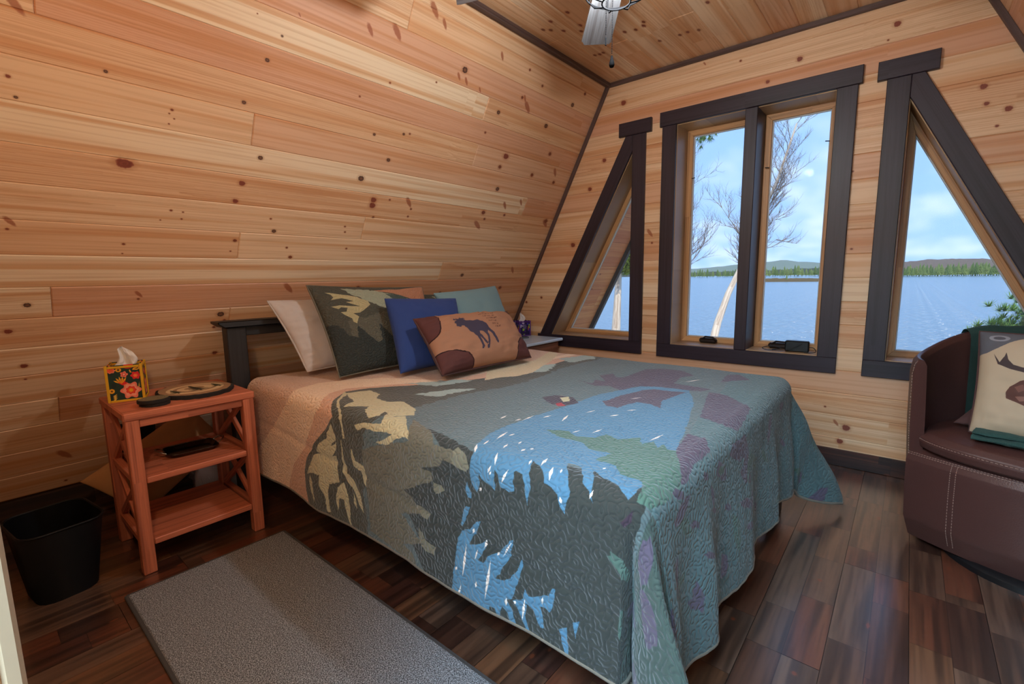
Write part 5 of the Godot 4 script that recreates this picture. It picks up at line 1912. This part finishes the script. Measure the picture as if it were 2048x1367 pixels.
func flower_print() -> Texture2D:
	var im := blank(384, 448, Color(0.055, 0.185, 0.135))
	var yel := Color(0.92, 0.62, 0.07)
	var pink := Color(0.93, 0.48, 0.37)
	var red := Color(0.86, 0.10, 0.09)
	for p in [[30, 60, 40], [330, 30, 30], [60, 250, 30], [20, 400, 36]]:
		blob(im, Vector2(p[0], p[1]), p[2], p[2] * 1.3, Color(0.04, 0.14, 0.12))
	blob(im, Vector2(250, 325), 110, 105, pink, 6, 0.17)
	blob(im, Vector2(250, 325), 84, 80, Color(0.95, 0.60, 0.48), 6, 0.15)
	blob(im, Vector2(252, 325), 58, 52, red, 7, 0.12)
	blob(im, Vector2(252, 325), 46, 42, Color(0.90, 0.30, 0.10), 7, 0.12)
	blob(im, Vector2(252, 325), 24, 24, yel, 8, 0.1)
	blob(im, Vector2(325, 130), 56, 50, red, 6, 0.15)
	blob(im, Vector2(322, 132), 26, 24, Color(0.95, 0.40, 0.25), 6, 0.1)
	blob(im, Vector2(322, 132), 10, 10, yel)
	blob(im, Vector2(190, 105), 42, 38, pink, 5, 0.18)
	blob(im, Vector2(190, 105), 22, 20, red, 5, 0.1)
	blob(im, Vector2(190, 105), 14, 13, Color(0.96, 0.72, 0.60))
	blob(im, Vector2(42, 42), 52, 36, pink, 7, 0.10)
	blob(im, Vector2(42, 42), 36, 24, Color(0.92, 0.33, 0.15), 7, 0.2)
	for k in 5:
		var a := -2.6 + k * 0.42
		fill_poly(im, PackedVector2Array([Vector2(150, 230), Vector2(150, 230) + Vector2.from_angle(a - 0.16) * 70, Vector2(150, 230) + Vector2.from_angle(a) * 104, Vector2(150, 230) + Vector2.from_angle(a + 0.16) * 70]), yel)
		fill_poly(im, PackedVector2Array([Vector2(160, 250), Vector2(160, 250) + Vector2.from_angle(a + 0.1) * 46, Vector2(160, 250) + Vector2.from_angle(a + 0.35) * 74, Vector2(160, 250) + Vector2.from_angle(a + 0.6) * 46]), red)
	blob(im, Vector2(132, 40), 34, 28, yel)
	blob(im, Vector2(132, 40), 14, 12, Color(0.30, 0.18, 0.05))
	blob(im, Vector2(30, 318), 34, 32, yel)
	blob(im, Vector2(30, 318), 13, 12, Color(0.40, 0.25, 0.05))
	blob(im, Vector2(250, 8), 56, 22, red)
	fill_poly(im, uv_poly([760, 120, 800, 60, 990, 20, 990, 100, 900, 130], 384, 448), yel)
	fill_poly(im, uv_poly([800, 105, 880, 75, 960, 50, 940, 90], 384, 448), Color(0.10, 0.25, 0.10))
	fill_poly(im, uv_poly([660, 120, 690, 100, 740, 200, 680, 190], 384, 448), yel)
	for k in 4:
		fill_poly(im, uv_poly([870 + k * 20, 640 - k * 45, 960, 600 - k * 40, 900, 660 - k * 40], 384, 448), Color(0.88, 0.68, 0.25))
		fill_poly(im, uv_poly([90, 860 + k * 40, 230, 800 + k * 40, 150, 880 + k * 40], 384, 448), Color(0.90, 0.72, 0.28))
	return tex(im)


func violet_print() -> Texture2D:
	var im := blank(256, 256, Color(0.13, 0.07, 0.28))
	var r := RandomNumberGenerator.new()
	r.seed = 3
	for k in 16:
		blob(im, Vector2(r.randf() * 256, r.randf() * 256), r.randf_range(14, 32), r.randf_range(12, 28), [Color(0.33, 0.16, 0.52), Color(0.62, 0.78, 0.12), Color(0.78, 0.74, 0.82), Color(0.25, 0.18, 0.62)][k % 4], 5, 0.2, r.randf() * 6.0)
	blob(im, Vector2(215, 130), 14, 40, Color(0.74, 0.35, 0.20))
	for k in 9:
		var a := TAU * k / 9.0
		fill_poly(im, PackedVector2Array([Vector2(120, 100), Vector2(120, 100) + Vector2.from_angle(a - 0.1) * 40, Vector2(120, 100) + Vector2.from_angle(a) * 64, Vector2(120, 100) + Vector2.from_angle(a + 0.1) * 40]), Color(0.72, 0.70, 0.86))
	return tex(im)


# a wooden cover for a cube of tissues: printed panels, framing strips, and the tissue pulled out
func tissue_box(called: String, label: String, at: Vector3, turn: float, w: float, h: float, picture: Texture2D, frame: Material) -> void:
	var t := thing(called, label, "tissue box", at, turn)
	var pm := mat(called + "_print", Color(1, 1, 1), 0.5, picture)
	var e := w * 0.5
	var e2 := e - 0.007
	for k in 4:
		var bs := Basis(Vector3.UP, k * PI * 0.5)
		var mb := MB.new()
		var n := bs * Vector3(1, 0, 0)
		var s := bs * Vector3(0, 0, -1)
		var c := n * (e - 0.003)
		mb.quad(c - s * e2 + Vector3.UP * 0.007, c + s * e2 + Vector3.UP * 0.007, c + s * e2 + Vector3.UP * (h - 0.007), c - s * e2 + Vector3.UP * (h - 0.007), n, Vector2(0, 1), Vector2(1, 1), Vector2(1, 0), Vector2(0, 0))
		var ci := n * (e - 0.007)
		mb.quad(ci - s * e2, ci + s * e2, ci + s * e2 + Vector3.UP * h, ci - s * e2 + Vector3.UP * h, -n, Vector2(0, 1), Vector2(1, 1), Vector2(1, 0), Vector2(0, 0))
		put("panel", mb, pm, t)
		one_box("edge_strip", n * (e - 0.004) + s * (e - 0.004) + Vector3.UP * h * 0.5, Vector3(0.009, h, 0.009), frame, t, 0.001, bs)
		for y in [0.004, h - 0.008]:
			one_box("edge_strip", n * (e - 0.004) + Vector3.UP * y, Vector3(0.0085, 0.008, w - 0.018), frame, t, 0.001, bs)
	one_box("lid", Vector3(0, h - 0.014, 0), Vector3(w - 0.018, 0.005, w - 0.018), M.pale_pine, t, 0.001)
	var nz := FNL(int(at.x * 100.0), 1.0, FastNoiseLite.TYPE_SIMPLEX_SMOOTH)
	# outline of the pulled-out tissue, seen from the front: height, left and right edge (shares of the box width)
	var cut := [[-0.10, 0.30, 0.66], [0.03, 0.20, 0.72], [0.14, 0.30, 0.72], [0.30, 0.36, 0.68], [0.46, 0.37, 0.58], [0.58, 0.34, 0.53], [0.64, 0.37, 0.50], [0.69, 0.46, 0.48]]
	var f := func(u: float, v: float) -> Vector3:
		var q := v * (cut.size() - 1)
		var i := mini(int(q), cut.size() - 2)
		var y := lerpf(cut[i][0], cut[i + 1][0], q - i)
		var x0 := lerpf(cut[i][1], cut[i + 1][1], q - i)
		var x1 := lerpf(cut[i][2], cut[i + 1][2], q - i)
		var fold := 0.010 * sin(u * 7.0 + v * 2.5) * (1.0 - 0.6 * v) + 0.006 * nz.get_noise_2d(u * 3.0, v * 5.0)
		return Vector3(fold, h - 0.012 + y * w, -(lerpf(x0, x1, u) - 0.5) * w)
	put("tissue", surf(24, 22, f, plain_uv2, Vector3.RIGHT), M.tissue, t)
	var f2 := func(u: float, v: float) -> Vector3:
		var p: Vector3 = f.call(1.0, 0.92 - 0.80 * v)
		var out := sin(clampf(v * 1.05, 0.0, 1.0) * PI) * 0.165 + 0.07 * v * (1.0 - v)
		return p + Vector3(-0.010 * u - 0.006 * sin(u * 3.0 + v * 4.0), -0.05 * w * u, -out * w * u * 1.1)
	put("tissue_fold", surf(10, 16, f2, plain_uv2, Vector3.RIGHT), M.tissue, t)


func build_far_nightstand() -> void:
	var base := Vector3(-2.31, 0, -2.845)
	var n := thing("drawer_cabinet", "small cabinet with pale blue-white top between bed and window wall", "cabinet", base)
	one_box("top", Vector3(0.0, 0.599, 0), Vector3(0.45, 0.022, 0.54), M.white_paint, n, 0.005)
	one_box("carcass", Vector3(-0.01, 0.33, 0), Vector3(0.40, 0.515, 0.50), M.pine, n, 0.003)
	for k in 3:
		var dr := one_box("drawer_front", Vector3(0.197, 0.505 - 0.165 * k, 0), Vector3(0.014, 0.155, 0.47), M.brown_drawer, n, 0.003)
		var kb := MB.new()
		lathe(kb, [Vector2(0.0, 0.03), Vector2(0.012, 0.028), Vector2(0.014, 0.02), Vector2(0.006, 0.012), Vector2(0.006, 0.0)], 16)
		var ko := put("knob", kb, M.steel, dr)
		ko.rotation.z = -PI * 0.5
		ko.position = Vector3(0.2045, 0.505 - 0.165 * k, 0)
	for z in [-0.22, 0.22]:
		for x in [-0.19, 0.17]:
			one_box("foot", Vector3(x, 0.036, z), Vector3(0.04, 0.072, 0.04), M.pine, n, 0.003)
	tissue_box("violet_tissue_box", "purple and green patterned tissue box on the pale cabinet", Vector3(-2.455, 0.6105, -3.045), -0.285, 0.112, 0.125, violet_print(), mat("violet_edge", Color(0.36, 0.16, 0.50), 0.5))
	var c := MB.new()
	lathe(c, [Vector2(0.0, 0.009), Vector2(0.036, 0.010), Vector2(0.040, 0.006), Vector2(0.038, 0.0), Vector2(0.0, 0.0)], 32)
	var co := put("glass_coaster", c, mat("coaster_grey", Color(0.35, 0.38, 0.40), 0.15))
	co.position = Vector3(-2.335, 0.6105, -2.93)
	tag(co, "small round grey coaster in front of the purple tissue box", "coaster")


# ---------------------------------------------------------------- rug, bin

func build_rug() -> void:
	var r := thing("floor_rug", "plain grey woven rug lying on the dark floor beside the bed", "rug", Vector3(-1.26, 0, -0.556))
	var mb := MB.new()
	box(mb, Vector3(0, 0.006, 0), Vector3(1.52, 0.011, 0.54), 0.004)
	put("pile", mb, M.rug, r)
	var me := MB.new()
	var l := []
	for c in [[-0.764, -0.274], [0.764, -0.274], [0.764, 0.274], [-0.764, 0.274]]:
		l.append(Vector3(c[0], 0.0045, c[1]))
	var line := []
	for i in 4:
		for k in 8:
			line.append((l[i] as Vector3).lerp(l[(i + 1) % 4], (k + 0.5) / 8.0))
	for i in 4:
		bar("binding", l[i], l[(i + 1) % 4], 0.009, 0.012, Vector3.UP, M.rug_edge, r)


func build_bin() -> void:
	var b := thing("waste_bin", "black open waste bin with cut corners between doorway and nightstand", "bin", Vector3(-2.29, 0, -0.152), 0.14)
	var outline := func(hx: float, hz: float, y: float) -> Array:
		var l := []
		var c := 0.055
		for q in [[1, 1], [-1, 1], [-1, -1], [1, -1]]:
			for k in 5:
				var a := (k / 4.0) * PI * 0.5
				var o := Vector2(cos(a), sin(a))
				if q[0] * q[1] < 0:
					o = Vector2(sin(a), cos(a))
				l.append(Vector3(q[0] * (hx - c + c * o.x), y, q[1] * (hz - c + c * o.y)))
		return l
	var levels := [outline.call(0.100, 0.085, 0.0), outline.call(0.135, 0.112, 0.262), outline.call(0.138, 0.115, 0.266), outline.call(0.133, 0.110, 0.266), outline.call(0.096, 0.081, 0.006)]
	var mb := MB.new()
	for i in 4:
		for k in 20:
			var j := (k + 1) % 20
			var p: Vector3 = levels[i][k]
			var side := 1.0 if i < 2 else -1.0
			var e := Vector3(p.x / 0.13, 0, p.z / 0.11).normalized() * side
			var f := Vector3((levels[i][j] as Vector3).x / 0.13, 0, (levels[i][j] as Vector3).z / 0.11).normalized() * side
			if i == 2:
				e = Vector3.UP
				f = Vector3.UP
			mb.tri(levels[i][k], levels[i][j], levels[i + 1][j], e, f, f)
			mb.tri(levels[i][k], levels[i + 1][j], levels[i + 1][k], e, f, e)
	for k in 20:
		var j := (k + 1) % 20
		mb.tri(Vector3(0, 0.006, 0), levels[4][k], levels[4][j], Vector3.UP, Vector3.UP, Vector3.UP)
		mb.tri(Vector3(0, 0, 0), levels[0][k], levels[0][j], Vector3.DOWN, Vector3.DOWN, Vector3.DOWN)
	put("shell", mb, M.bin, b)
	var mr := MB.new()
	tube(mr, levels[2], 0.0035, 6, true)
	put("rim", mr, M.bin, b)


# ---------------------------------------------------------------- armchair

const CHAIR := Vector3(0.46, 0, -2.51)
const FACE := Vector3(-0.3, 0, 0.954)
const RIGHTWARD := Vector3(0.954, 0, 0.3)


func chair_pt(f: float, w: float, y: float) -> Vector3:
	return FACE * f + RIGHTWARD * w + Vector3.UP * y


# profile of the curved shell at angle a (60 degrees right front, 180 back, 300 left front)
func shell_pt(a: float, v: float) -> Vector3:
	var back := 0.5 - 0.5 * cos((a - deg_to_rad(60.0)) / deg_to_rad(240.0) * TAU)
	var top := lerpf(0.755, 0.845, smoothstep(0.0, 0.75, back))
	var prof := [Vector2(0.355, 0.03), Vector2(0.385, 0.12), Vector2(0.412, 0.30), Vector2(0.424, 0.50), Vector2(0.430, top - 0.06), Vector2(0.424, top - 0.018), Vector2(0.412, top), Vector2(0.400, top - 0.004), Vector2(0.390, top - 0.025), Vector2(0.385, top - 0.12), Vector2(0.378, 0.50), Vector2(0.375, 0.36), Vector2(0.375, 0.20)]
	var q := v * (prof.size() - 1)
	var i := mini(int(q), prof.size() - 2)
	var p: Vector2 = (prof[i] as Vector2).lerp(prof[i + 1], q - i)
	return chair_pt(cos(a) * p.x, sin(a) * p.x, p.y)


func stitches(mb: MB, path: Array, step := 0.011, r := 0.0011) -> void:
	var acc := 0.0
	for i in path.size() - 1:
		var a: Vector3 = path[i]
		var b: Vector3 = path[i + 1]
		var len := a.distance_to(b)
		var n := maxi(1, int(round(len / step)))
		for k in n:
			tube(mb, [a.lerp(b, (k + 0.1) / n), a.lerp(b, (k + 0.7) / n)], r, 4)


func build_chair() -> void:
	var c := thing("leather_armchair", "round-backed brown leather swivel armchair under the right window", "armchair", CHAIR)
	var a0 := deg_to_rad(60.0)
	var a1 := deg_to_rad(300.0)
	put("shell", surf(72, 48, func(u: float, v: float) -> Vector3: return shell_pt(lerpf(a0, a1, u), v), plain_uv2, RIGHTWARD * 0 + Vector3.UP), M.leather, c)
	for e in 2:
		var a := a0 if e == 0 else a1
		var outline := []
		for k in 49:
			outline.append(shell_pt(a, k / 48.0))
		# front end of the arm, padded slightly
		var fwd := (FACE * (0.94) + RIGHTWARD * (0.34 if e == 0 else -0.34)).normalized()
		var mb := MB.new()
		var mid := []
		for k in 25:
			mid.append((outline[k] + outline[48 - k]) * 0.5 + fwd * 0.012)
		for k in 24:
			mb.quad(outline[k], outline[k + 1], mid[k + 1], mid[k], fwd)
			mb.quad(outline[48 - k], outline[47 - k], mid[k + 1], mid[k], fwd)
		put("arm_front", mb, M.leather, c)
		var ms := MB.new()
		var line := []
		for k in range(2, 25):
			line.append(outline[k] + fwd * 0.002 + (outline[k] as Vector3 * Vector3(1, 0, 1)).normalized() * 0.002)
		stitches(ms, line)
		var so := put("arm_stitching", ms, M.stitch, c)
		so.set_meta("kind", "stuff")
	# lower front panel, bowed out, tucking in towards the floor
	var front := func(u: float, v: float) -> Vector3:
		var w := lerpf(-0.365, 0.365, u)
		var k := 1.0 - pow(w / 0.365, 2.0)
		var prof := [Vector2(-0.05, 0.03), Vector2(-0.012, 0.12), Vector2(0.0, 0.26), Vector2(0.004, 0.36), Vector2(-0.008, 0.392), Vector2(-0.05, 0.405)]
		var q := v * (prof.size() - 1)
		var i := mini(int(q), prof.size() - 2)
		var p: Vector2 = (prof[i] as Vector2).lerp(prof[i + 1], q - i)
		return chair_pt(0.215 + 0.085 * k + p.x, w * (1.0 + p.x * 0.8), p.y - 0.012 * (1.0 - k))
	put("front_panel", surf(40, 30, front, plain_uv2, FACE), M.leather, c)
	var ms2 := MB.new()
	for dv in [0.76, 0.80]:
		var l := []
		for k in 41:
			l.append(front.call(k / 40.0, dv) + FACE * 0.0015)
		stitches(ms2, l)
	for du in [0.205, 0.228]:
		var l := []
		for k in 21:
			l.append(front.call(du, 0.06 + 0.70 * k / 20.0) + FACE * 0.0015)
		stitches(ms2, l)
	var so2 := put("front_stitching", ms2, M.stitch, c)
	so2.set_meta("kind", "stuff")
	# seat cushion
	var seat := func(u: float, v: float) -> Vector3:
		var a := TAU * u
		var rr := 0.366
		var ff := cos(a) * rr
		var ww := sin(a) * rr
		if ff > 0.0:
			ff = lerpf(ff, 0.305 * pow(maxf(cos(a), 0.0), 0.55), 0.85)
			ww = signf(ww) * minf(absf(ww) * 1.05, 0.352)
		var prof := [Vector2(0.0, 0.488), Vector2(0.4, 0.487), Vector2(0.75, 0.480), Vector2(0.92, 0.466), Vector2(0.99, 0.446), Vector2(1.0, 0.430), Vector2(0.985, 0.408), Vector2(0.93, 0.396), Vector2(0.0, 0.394)]
		var q := v * (prof.size() - 1)
		var i := mini(int(q), prof.size() - 2)
		var p: Vector2 = (prof[i] as Vector2).lerp(prof[i + 1], q - i)
		return chair_pt(ff * p.x, ww * p.x, p.y)
	put("seat_cushion", surf(64, 40, seat, plain_uv2, Vector3.UP, true), M.leather, c)
	var ms3 := MB.new()
	var l3 := []
	for k in 33:
		l3.append(seat.call(fposmod(0.75 + 0.5 * k / 32.0, 1.0), 0.56) + Vector3.UP * 0.001 + FACE * 0.001)
	stitches(ms3, l3)
	var so3 := put("seat_stitching", ms3, M.stitch, c)
	so3.set_meta("kind", "stuff")
	var mb2 := MB.new()
	lathe(mb2, [Vector2(0.0, 0.032), Vector2(0.27, 0.032), Vector2(0.29, 0.02), Vector2(0.29, 0.0), Vector2(0.0, 0.0)], 40)
	put("swivel_base", mb2, M.black_metal, c)

	# printed cushion: moose head on cream
	var im := blank(512, 512, Color(0.700, 0.610, 0.500))
	fill_poly(im, uv_poly([0, 0, 420, 0, 330, 55, 230, 100, 130, 190, 60, 240, 0, 260], 512, 512), Color(0.345, 0.340, 0.360))
	blob(im, Vector2(70, 40), 34, 18, Color(0.52, 0.51, 0.53))
	blob(im, Vector2(70, 40), 20, 9, Color(0.30, 0.29, 0.31))
	fill_poly(im, uv_poly([110, 250, 150, 330, 180, 270, 190, 230, 205, 300, 240, 350, 300, 370, 370, 350, 385, 250, 420, 220, 430, 290, 460, 330, 560, 320, 640, 260, 700, 200, 720, 280, 760, 240, 800, 330, 900, 300, 860, 420, 700, 450, 480, 440, 330, 425, 220, 390, 140, 350], 512, 512), Color(0.235, 0.175, 0.170))
	fill_poly(im, uv_poly([210, 620, 230, 560, 290, 500, 380, 460, 500, 440, 640, 440, 800, 470, 900, 560, 900, 700, 760, 740, 620, 730, 500, 700, 420, 720, 340, 730, 260, 690, 215, 670], 512, 512), Color(0.330, 0.190, 0.150))
	fill_poly(im, uv_poly([270, 650, 330, 640, 420, 620, 520, 615, 420, 655, 340, 680, 300, 690], 512, 512), Color(0.50, 0.34, 0.29))
	fill_poly(im, uv_poly([260, 560, 310, 530, 330, 580, 290, 610], 512, 512), Color(0.43, 0.27, 0.22))
	var pm := mat("moose_print", Color(1, 1, 1), 0.75, tex(im))
	cloth("cream_back", Color(0.60, 0.52, 0.44))
	cushion("print_cushion", "cream cushion printed with a brown moose head on the leather armchair", [Vector3(0.215, 0.50, -2.40), Vector3(0.62, 0.50, -2.275), Vector3(0.225, 0.862, -2.555), Vector3(0.65, 0.875, -2.43)], 0.16, pm, M.cream_back, 141, 0.07, 0.05, M.suede_brown)
	cushion("brown_cushion", "dark brown cushion tucked behind the cream one on the armchair", [Vector3(0.178, 0.497, -2.52), Vector3(0.50, 0.50, -2.46), Vector3(0.29, 0.62, -2.64), Vector3(0.52, 0.62, -2.60)], 0.06, M.suede_brown, M.suede_brown, 151, 0.06, 0.03)
	# green fleece: folded on the seat, and another end hung over the back
	var bl := thing("green_blanket", "folded green fleece blanket on the armchair seat under the cushion", "blanket", CHAIR)
	var nz := FNL(65, 1.0, FastNoiseLite.TYPE_SIMPLEX_SMOOTH)
	for k in 2:
		var y0 := 0.492 + 0.017 * k
		var sheet := func(u: float, v: float) -> Vector3:
			var a := TAU * v
			var w := lerpf(-0.18, 0.27, u)
			var e := pow(absf(sin(a)), 0.7) * signf(sin(a)) * 0.0095
			var f := 0.155 + pow(absf(cos(a)), 0.5) * signf(cos(a)) * (0.095 - 0.012 * k)
			return chair_pt(f + 0.012 * nz.get_noise_2d(w * 6.0, k), w, y0 + e + 0.008 * nz.get_noise_2d(w * 7.0, a * 0.6 + k * 5) + 0.006)
		put("fold", surf(40, 32, sheet, plain_uv2, FACE), M.green_fleece, bl)
	var th := thing("green_throw", "dark green throw hanging over the top of the armchair back", "blanket", CHAIR)
	var drape := func(u: float, v: float) -> Vector3:
		var a := lerpf(deg_to_rad(236.0), deg_to_rad(140.0), u)
		var p := shell_pt(a, lerpf(0.22, 0.90, v))
		var out := Vector3(p.x, 0, p.z).normalized()
		var side := lerpf(1.0, -1.0, smoothstep(0.35, 0.75, v))
		var lift := 0.014 * sin(clampf((v - 0.3) / 0.5, 0, 1) * PI) + 0.006 * nz.get_noise_2d(u * 9.0, v * 4.0)
		return p + out * side * 0.010 + Vector3.UP * (lift + 0.004)
	put("cloth", surf(50, 40, drape, plain_uv2, Vector3.UP), M.green_fleece, th)


# ---------------------------------------------------------------- ceiling fan

func build_fan() -> void:
	var f := thing("ceiling_fan", "ceiling fan with pale wooden blades, wire cage and pull chains", "fan", Vector3(-0.793, CEIL, -1.49))
	var mb := MB.new()
	lathe(mb, [Vector2(0.0, -0.002), Vector2(0.075, -0.002), Vector2(0.078, -0.02), Vector2(0.05, -0.05), Vector2(0.016, -0.055), Vector2(0.016, -0.20), Vector2(0.06, -0.21), Vector2(0.105, -0.235), Vector2(0.11, -0.30), Vector2(0.09, -0.335), Vector2(0.05, -0.345), Vector2(0.0, -0.345)], 36)
	put("motor_housing", mb, M.black_metal, f)
	for k in 5:
		var a := deg_to_rad(233.5 + 72.0 * k)
		var d := Vector3(cos(a), 0, sin(a))
		var s := Vector3(-sin(a), 0, cos(a))
		var tilt := (s + Vector3.UP * 0.20).normalized()
		var nrm := d.cross(tilt).normalized()
		if nrm.y > 0:
			nrm = -nrm
		var o := Vector3.DOWN * 0.325
		var bl := MB.new()
		var ey := tilt
		if d.cross(ey).dot(nrm) < 0:
			ey = -ey
		var sg := 1.0 if ey.dot(s) > 0 else -1.0
		var w := 0.068
		plate(bl, PackedVector2Array([Vector2(0.16, -w * 0.8), Vector2(0.52, -w * 1.02), Vector2(0.56 + 0.045 * -sg, -w * 0.98), Vector2(0.575 + 0.022 * -sg, -w * 0.8), Vector2(0.575 + 0.030 * sg, w * 0.9), Vector2(0.56 + 0.03 * sg, w), Vector2(0.16, w * 0.8)]), o - nrm * 0.003, d, ey, 0.006, 0.001, plain_uv, true)
		put("blade", bl, M.blade, f)
		bar("blade_arm", o + d * 0.08 + Vector3.UP * 0.012, o + d * 0.26 + Vector3.UP * 0.012, 0.035, 0.006, s, M.black_metal, f)
	# light kit: socket, bulb and wire cage
	var lk := MB.new()
	lathe(lk, [Vector2(0.0, -0.345), Vector2(0.055, -0.345), Vector2(0.055, -0.36), Vector2(0.022, -0.365), Vector2(0.022, -0.385), Vector2(0.0, -0.385)], 28)
	put("lamp_socket", lk, M.black_metal, f)
	var bulb := MB.new()
	lathe(bulb, [Vector2(0.0, -0.448), Vector2(0.02, -0.444), Vector2(0.032, -0.43), Vector2(0.035, -0.415), Vector2(0.028, -0.398), Vector2(0.018, -0.386), Vector2(0.016, -0.383)], 28)
	var glow := mat("bulb_frost", Color(0.9, 0.88, 0.84), 0.3)
	put("light_bulb", bulb, glow, f)
	if FAN_ENERGY > 0.0:
		glow.emission_enabled = true
		glow.emission = FAN_COLOR
		glow.emission_energy_multiplier = 3.0
		add_child(omni("fan_lamp_light", f.position + Vector3.DOWN * 0.416, FAN_ENERGY, 0.035, FAN_COLOR))
	var cg := MB.new()
	for r in [[0.100, -0.430], [0.075, -0.362], [0.045, -0.462]]:
		var l := []
		for k in 40:
			l.append(Vector3(cos(TAU * k / 40.0) * r[0], r[1], sin(TAU * k / 40.0) * r[0]))
		tube(cg, l, 0.0028, 6, true)
	for k in 8:
		var a := TAU * k / 8.0
		var e := Vector3(cos(a), 0, sin(a))
		tube(cg, [e * 0.075 + Vector3.UP * -0.362, e * 0.094 + Vector3.UP * -0.395, e * 0.100 + Vector3.UP * -0.430, e * 0.080 + Vector3.UP * -0.452, e * 0.045 + Vector3.UP * -0.462], 0.0022, 6)
	put("wire_cage", cg, M.cage_black, f)
	pull_chain(f, Vector3(-0.078, -0.33, -0.075), 0.185, false)
	pull_chain(f, Vector3(-0.062, -0.33, -0.090), 0.245, true)


func pull_chain(f: Node3D, at: Vector3, len: float, fob: bool) -> void:
	var c := Node3D.new()
	c.name = "pull_chain"
	c.position = at
	f.add_child(c, true)
	var mb := MB.new()
	var n := int(len / 0.0055)
	for k in n:
		var p := Vector3(0, -0.0055 * k, 0)
		lathe(mb, [Vector2(0.0, -0.0022), Vector2(0.0018, -0.001), Vector2(0.0018, 0.001), Vector2(0.0, 0.0022)], 5, p)
	put("bead_chain", mb, M.cage_black, c)
	var mf := MB.new()
	if fob:
		lathe(mf, [Vector2(0.0, -len - 0.040), Vector2(0.007, -len - 0.037), Vector2(0.0095, -len - 0.030), Vector2(0.008, -len - 0.020), Vector2(0.004, -len - 0.006), Vector2(0.003, -len), Vector2(0.0, -len)], 14)
	else:
		lathe(mf, [Vector2(0.0, -len - 0.028), Vector2(0.0028, -len - 0.027), Vector2(0.0030, -len - 0.004), Vector2(0.0015, -len), Vector2(0.0, -len)], 10)
	put("fob", mf, M.cage_black, c)


# ---------------------------------------------------------------- on the window sill

func build_sill_things() -> void:
	var t := thing("charger_box", "black power adapter box with coiled leads on the window sill", "adapter", Vector3(-0.487, 0.6265, GZ - 0.075), 0.06)
	one_box("case", Vector3(0, 0.034, 0), Vector3(0.125, 0.066, 0.045), M.charger, t, 0.006)
	var mb := MB.new()
	var pts := [Vector3(0.05, 0.066, 0.01), Vector3(0.0, 0.035, 0.03), Vector3(-0.05, 0.012, 0.034), Vector3(-0.10, 0.006, 0.02), Vector3(-0.16, 0.005, 0.03), Vector3(-0.185, 0.012, 0.0), Vector3(-0.14, 0.022, -0.03), Vector3(-0.09, 0.012, -0.02), Vector3(-0.13, 0.006, 0.01), Vector3(-0.07, 0.008, 0.022)]
	var line := smooth(pts)
	tube(mb, line, 0.0022, 6)
	put("lead", mb, M.cord, t)
	var mc := MB.new()
	tube(mc, smooth([Vector3(0.062, 0.03, 0.0), Vector3(0.085, 0.028, 0.005), Vector3(0.098, 0.010, 0.02), Vector3(0.075, 0.004, 0.035), Vector3(0.04, 0.004, 0.038)]), 0.0022, 6)
	put("lead", mc, M.cord, t)


func smooth(pts: Array) -> Array:
	var c := Curve3D.new()
	for i in pts.size():
		var a: Vector3 = pts[maxi(0, i - 1)]
		var b: Vector3 = pts[mini(pts.size() - 1, i + 1)]
		c.add_point(pts[i], -(b - a) / 6.0, (b - a) / 6.0)
	c.bake_interval = 0.006
	return Array(c.get_baked_points())


# ---------------------------------------------------------------- added fill lamp by the door

# fill lamp added out of view to brighten the nightstand, bed and chair fronts
func build_fill_wall_lamp() -> void:
	var t := thing("fill_wall_lamp", "added unseen fill lamp with white glass shade left of the doorway", "lamp", Vector3(-0.80, 1.43, 0.008))
	one_box("back_plate", Vector3(0, 0, -0.008), Vector3(0.06, 0.14, 0.012), M.black_metal, t, 0.003)
	var ma := MB.new()
	tube(ma, [Vector3(0, -0.03, -0.012), Vector3(0, -0.035, -0.035), Vector3(0, -0.015, -0.055)], 0.006, 8)
	put("arm", ma, M.black_metal, t)
	var ms := MB.new()
	lathe(ms, [Vector2(0.0, -0.02), Vector2(0.02, -0.016), Vector2(0.035, 0.015), Vector2(0.043, 0.06), Vector2(0.043, 0.10), Vector2(0.035, 0.13), Vector2(0.018, 0.142), Vector2(0.0, 0.144)], 32, Vector3(0, 0, -0.055))
	var glow := mat("fill_shade_glow", Color(1, 0.97, 0.92), 0.4)
	glow.emission_enabled = true
	glow.emission = FILL_LAMP_COLOR
	glow.emission_energy_multiplier = 2.0
	put("lamp_shade", ms, glow, t)
	add_child(omni("fill_wall_lamp_light", t.position + Vector3(0, 0.07, -0.055), FILL_WALL_LAMP_ENERGY, 0.04))


func omni(called: String, at: Vector3, energy: float, size: float, col := FILL_LAMP_COLOR) -> OmniLight3D:
	var l := OmniLight3D.new()
	l.name = called
	l.position = at
	l.light_color = col
	l.light_energy = energy
	l.light_size = size
	l.omni_range = 12.0
	l.omni_attenuation = 2.0
	l.shadow_enabled = true
	return l
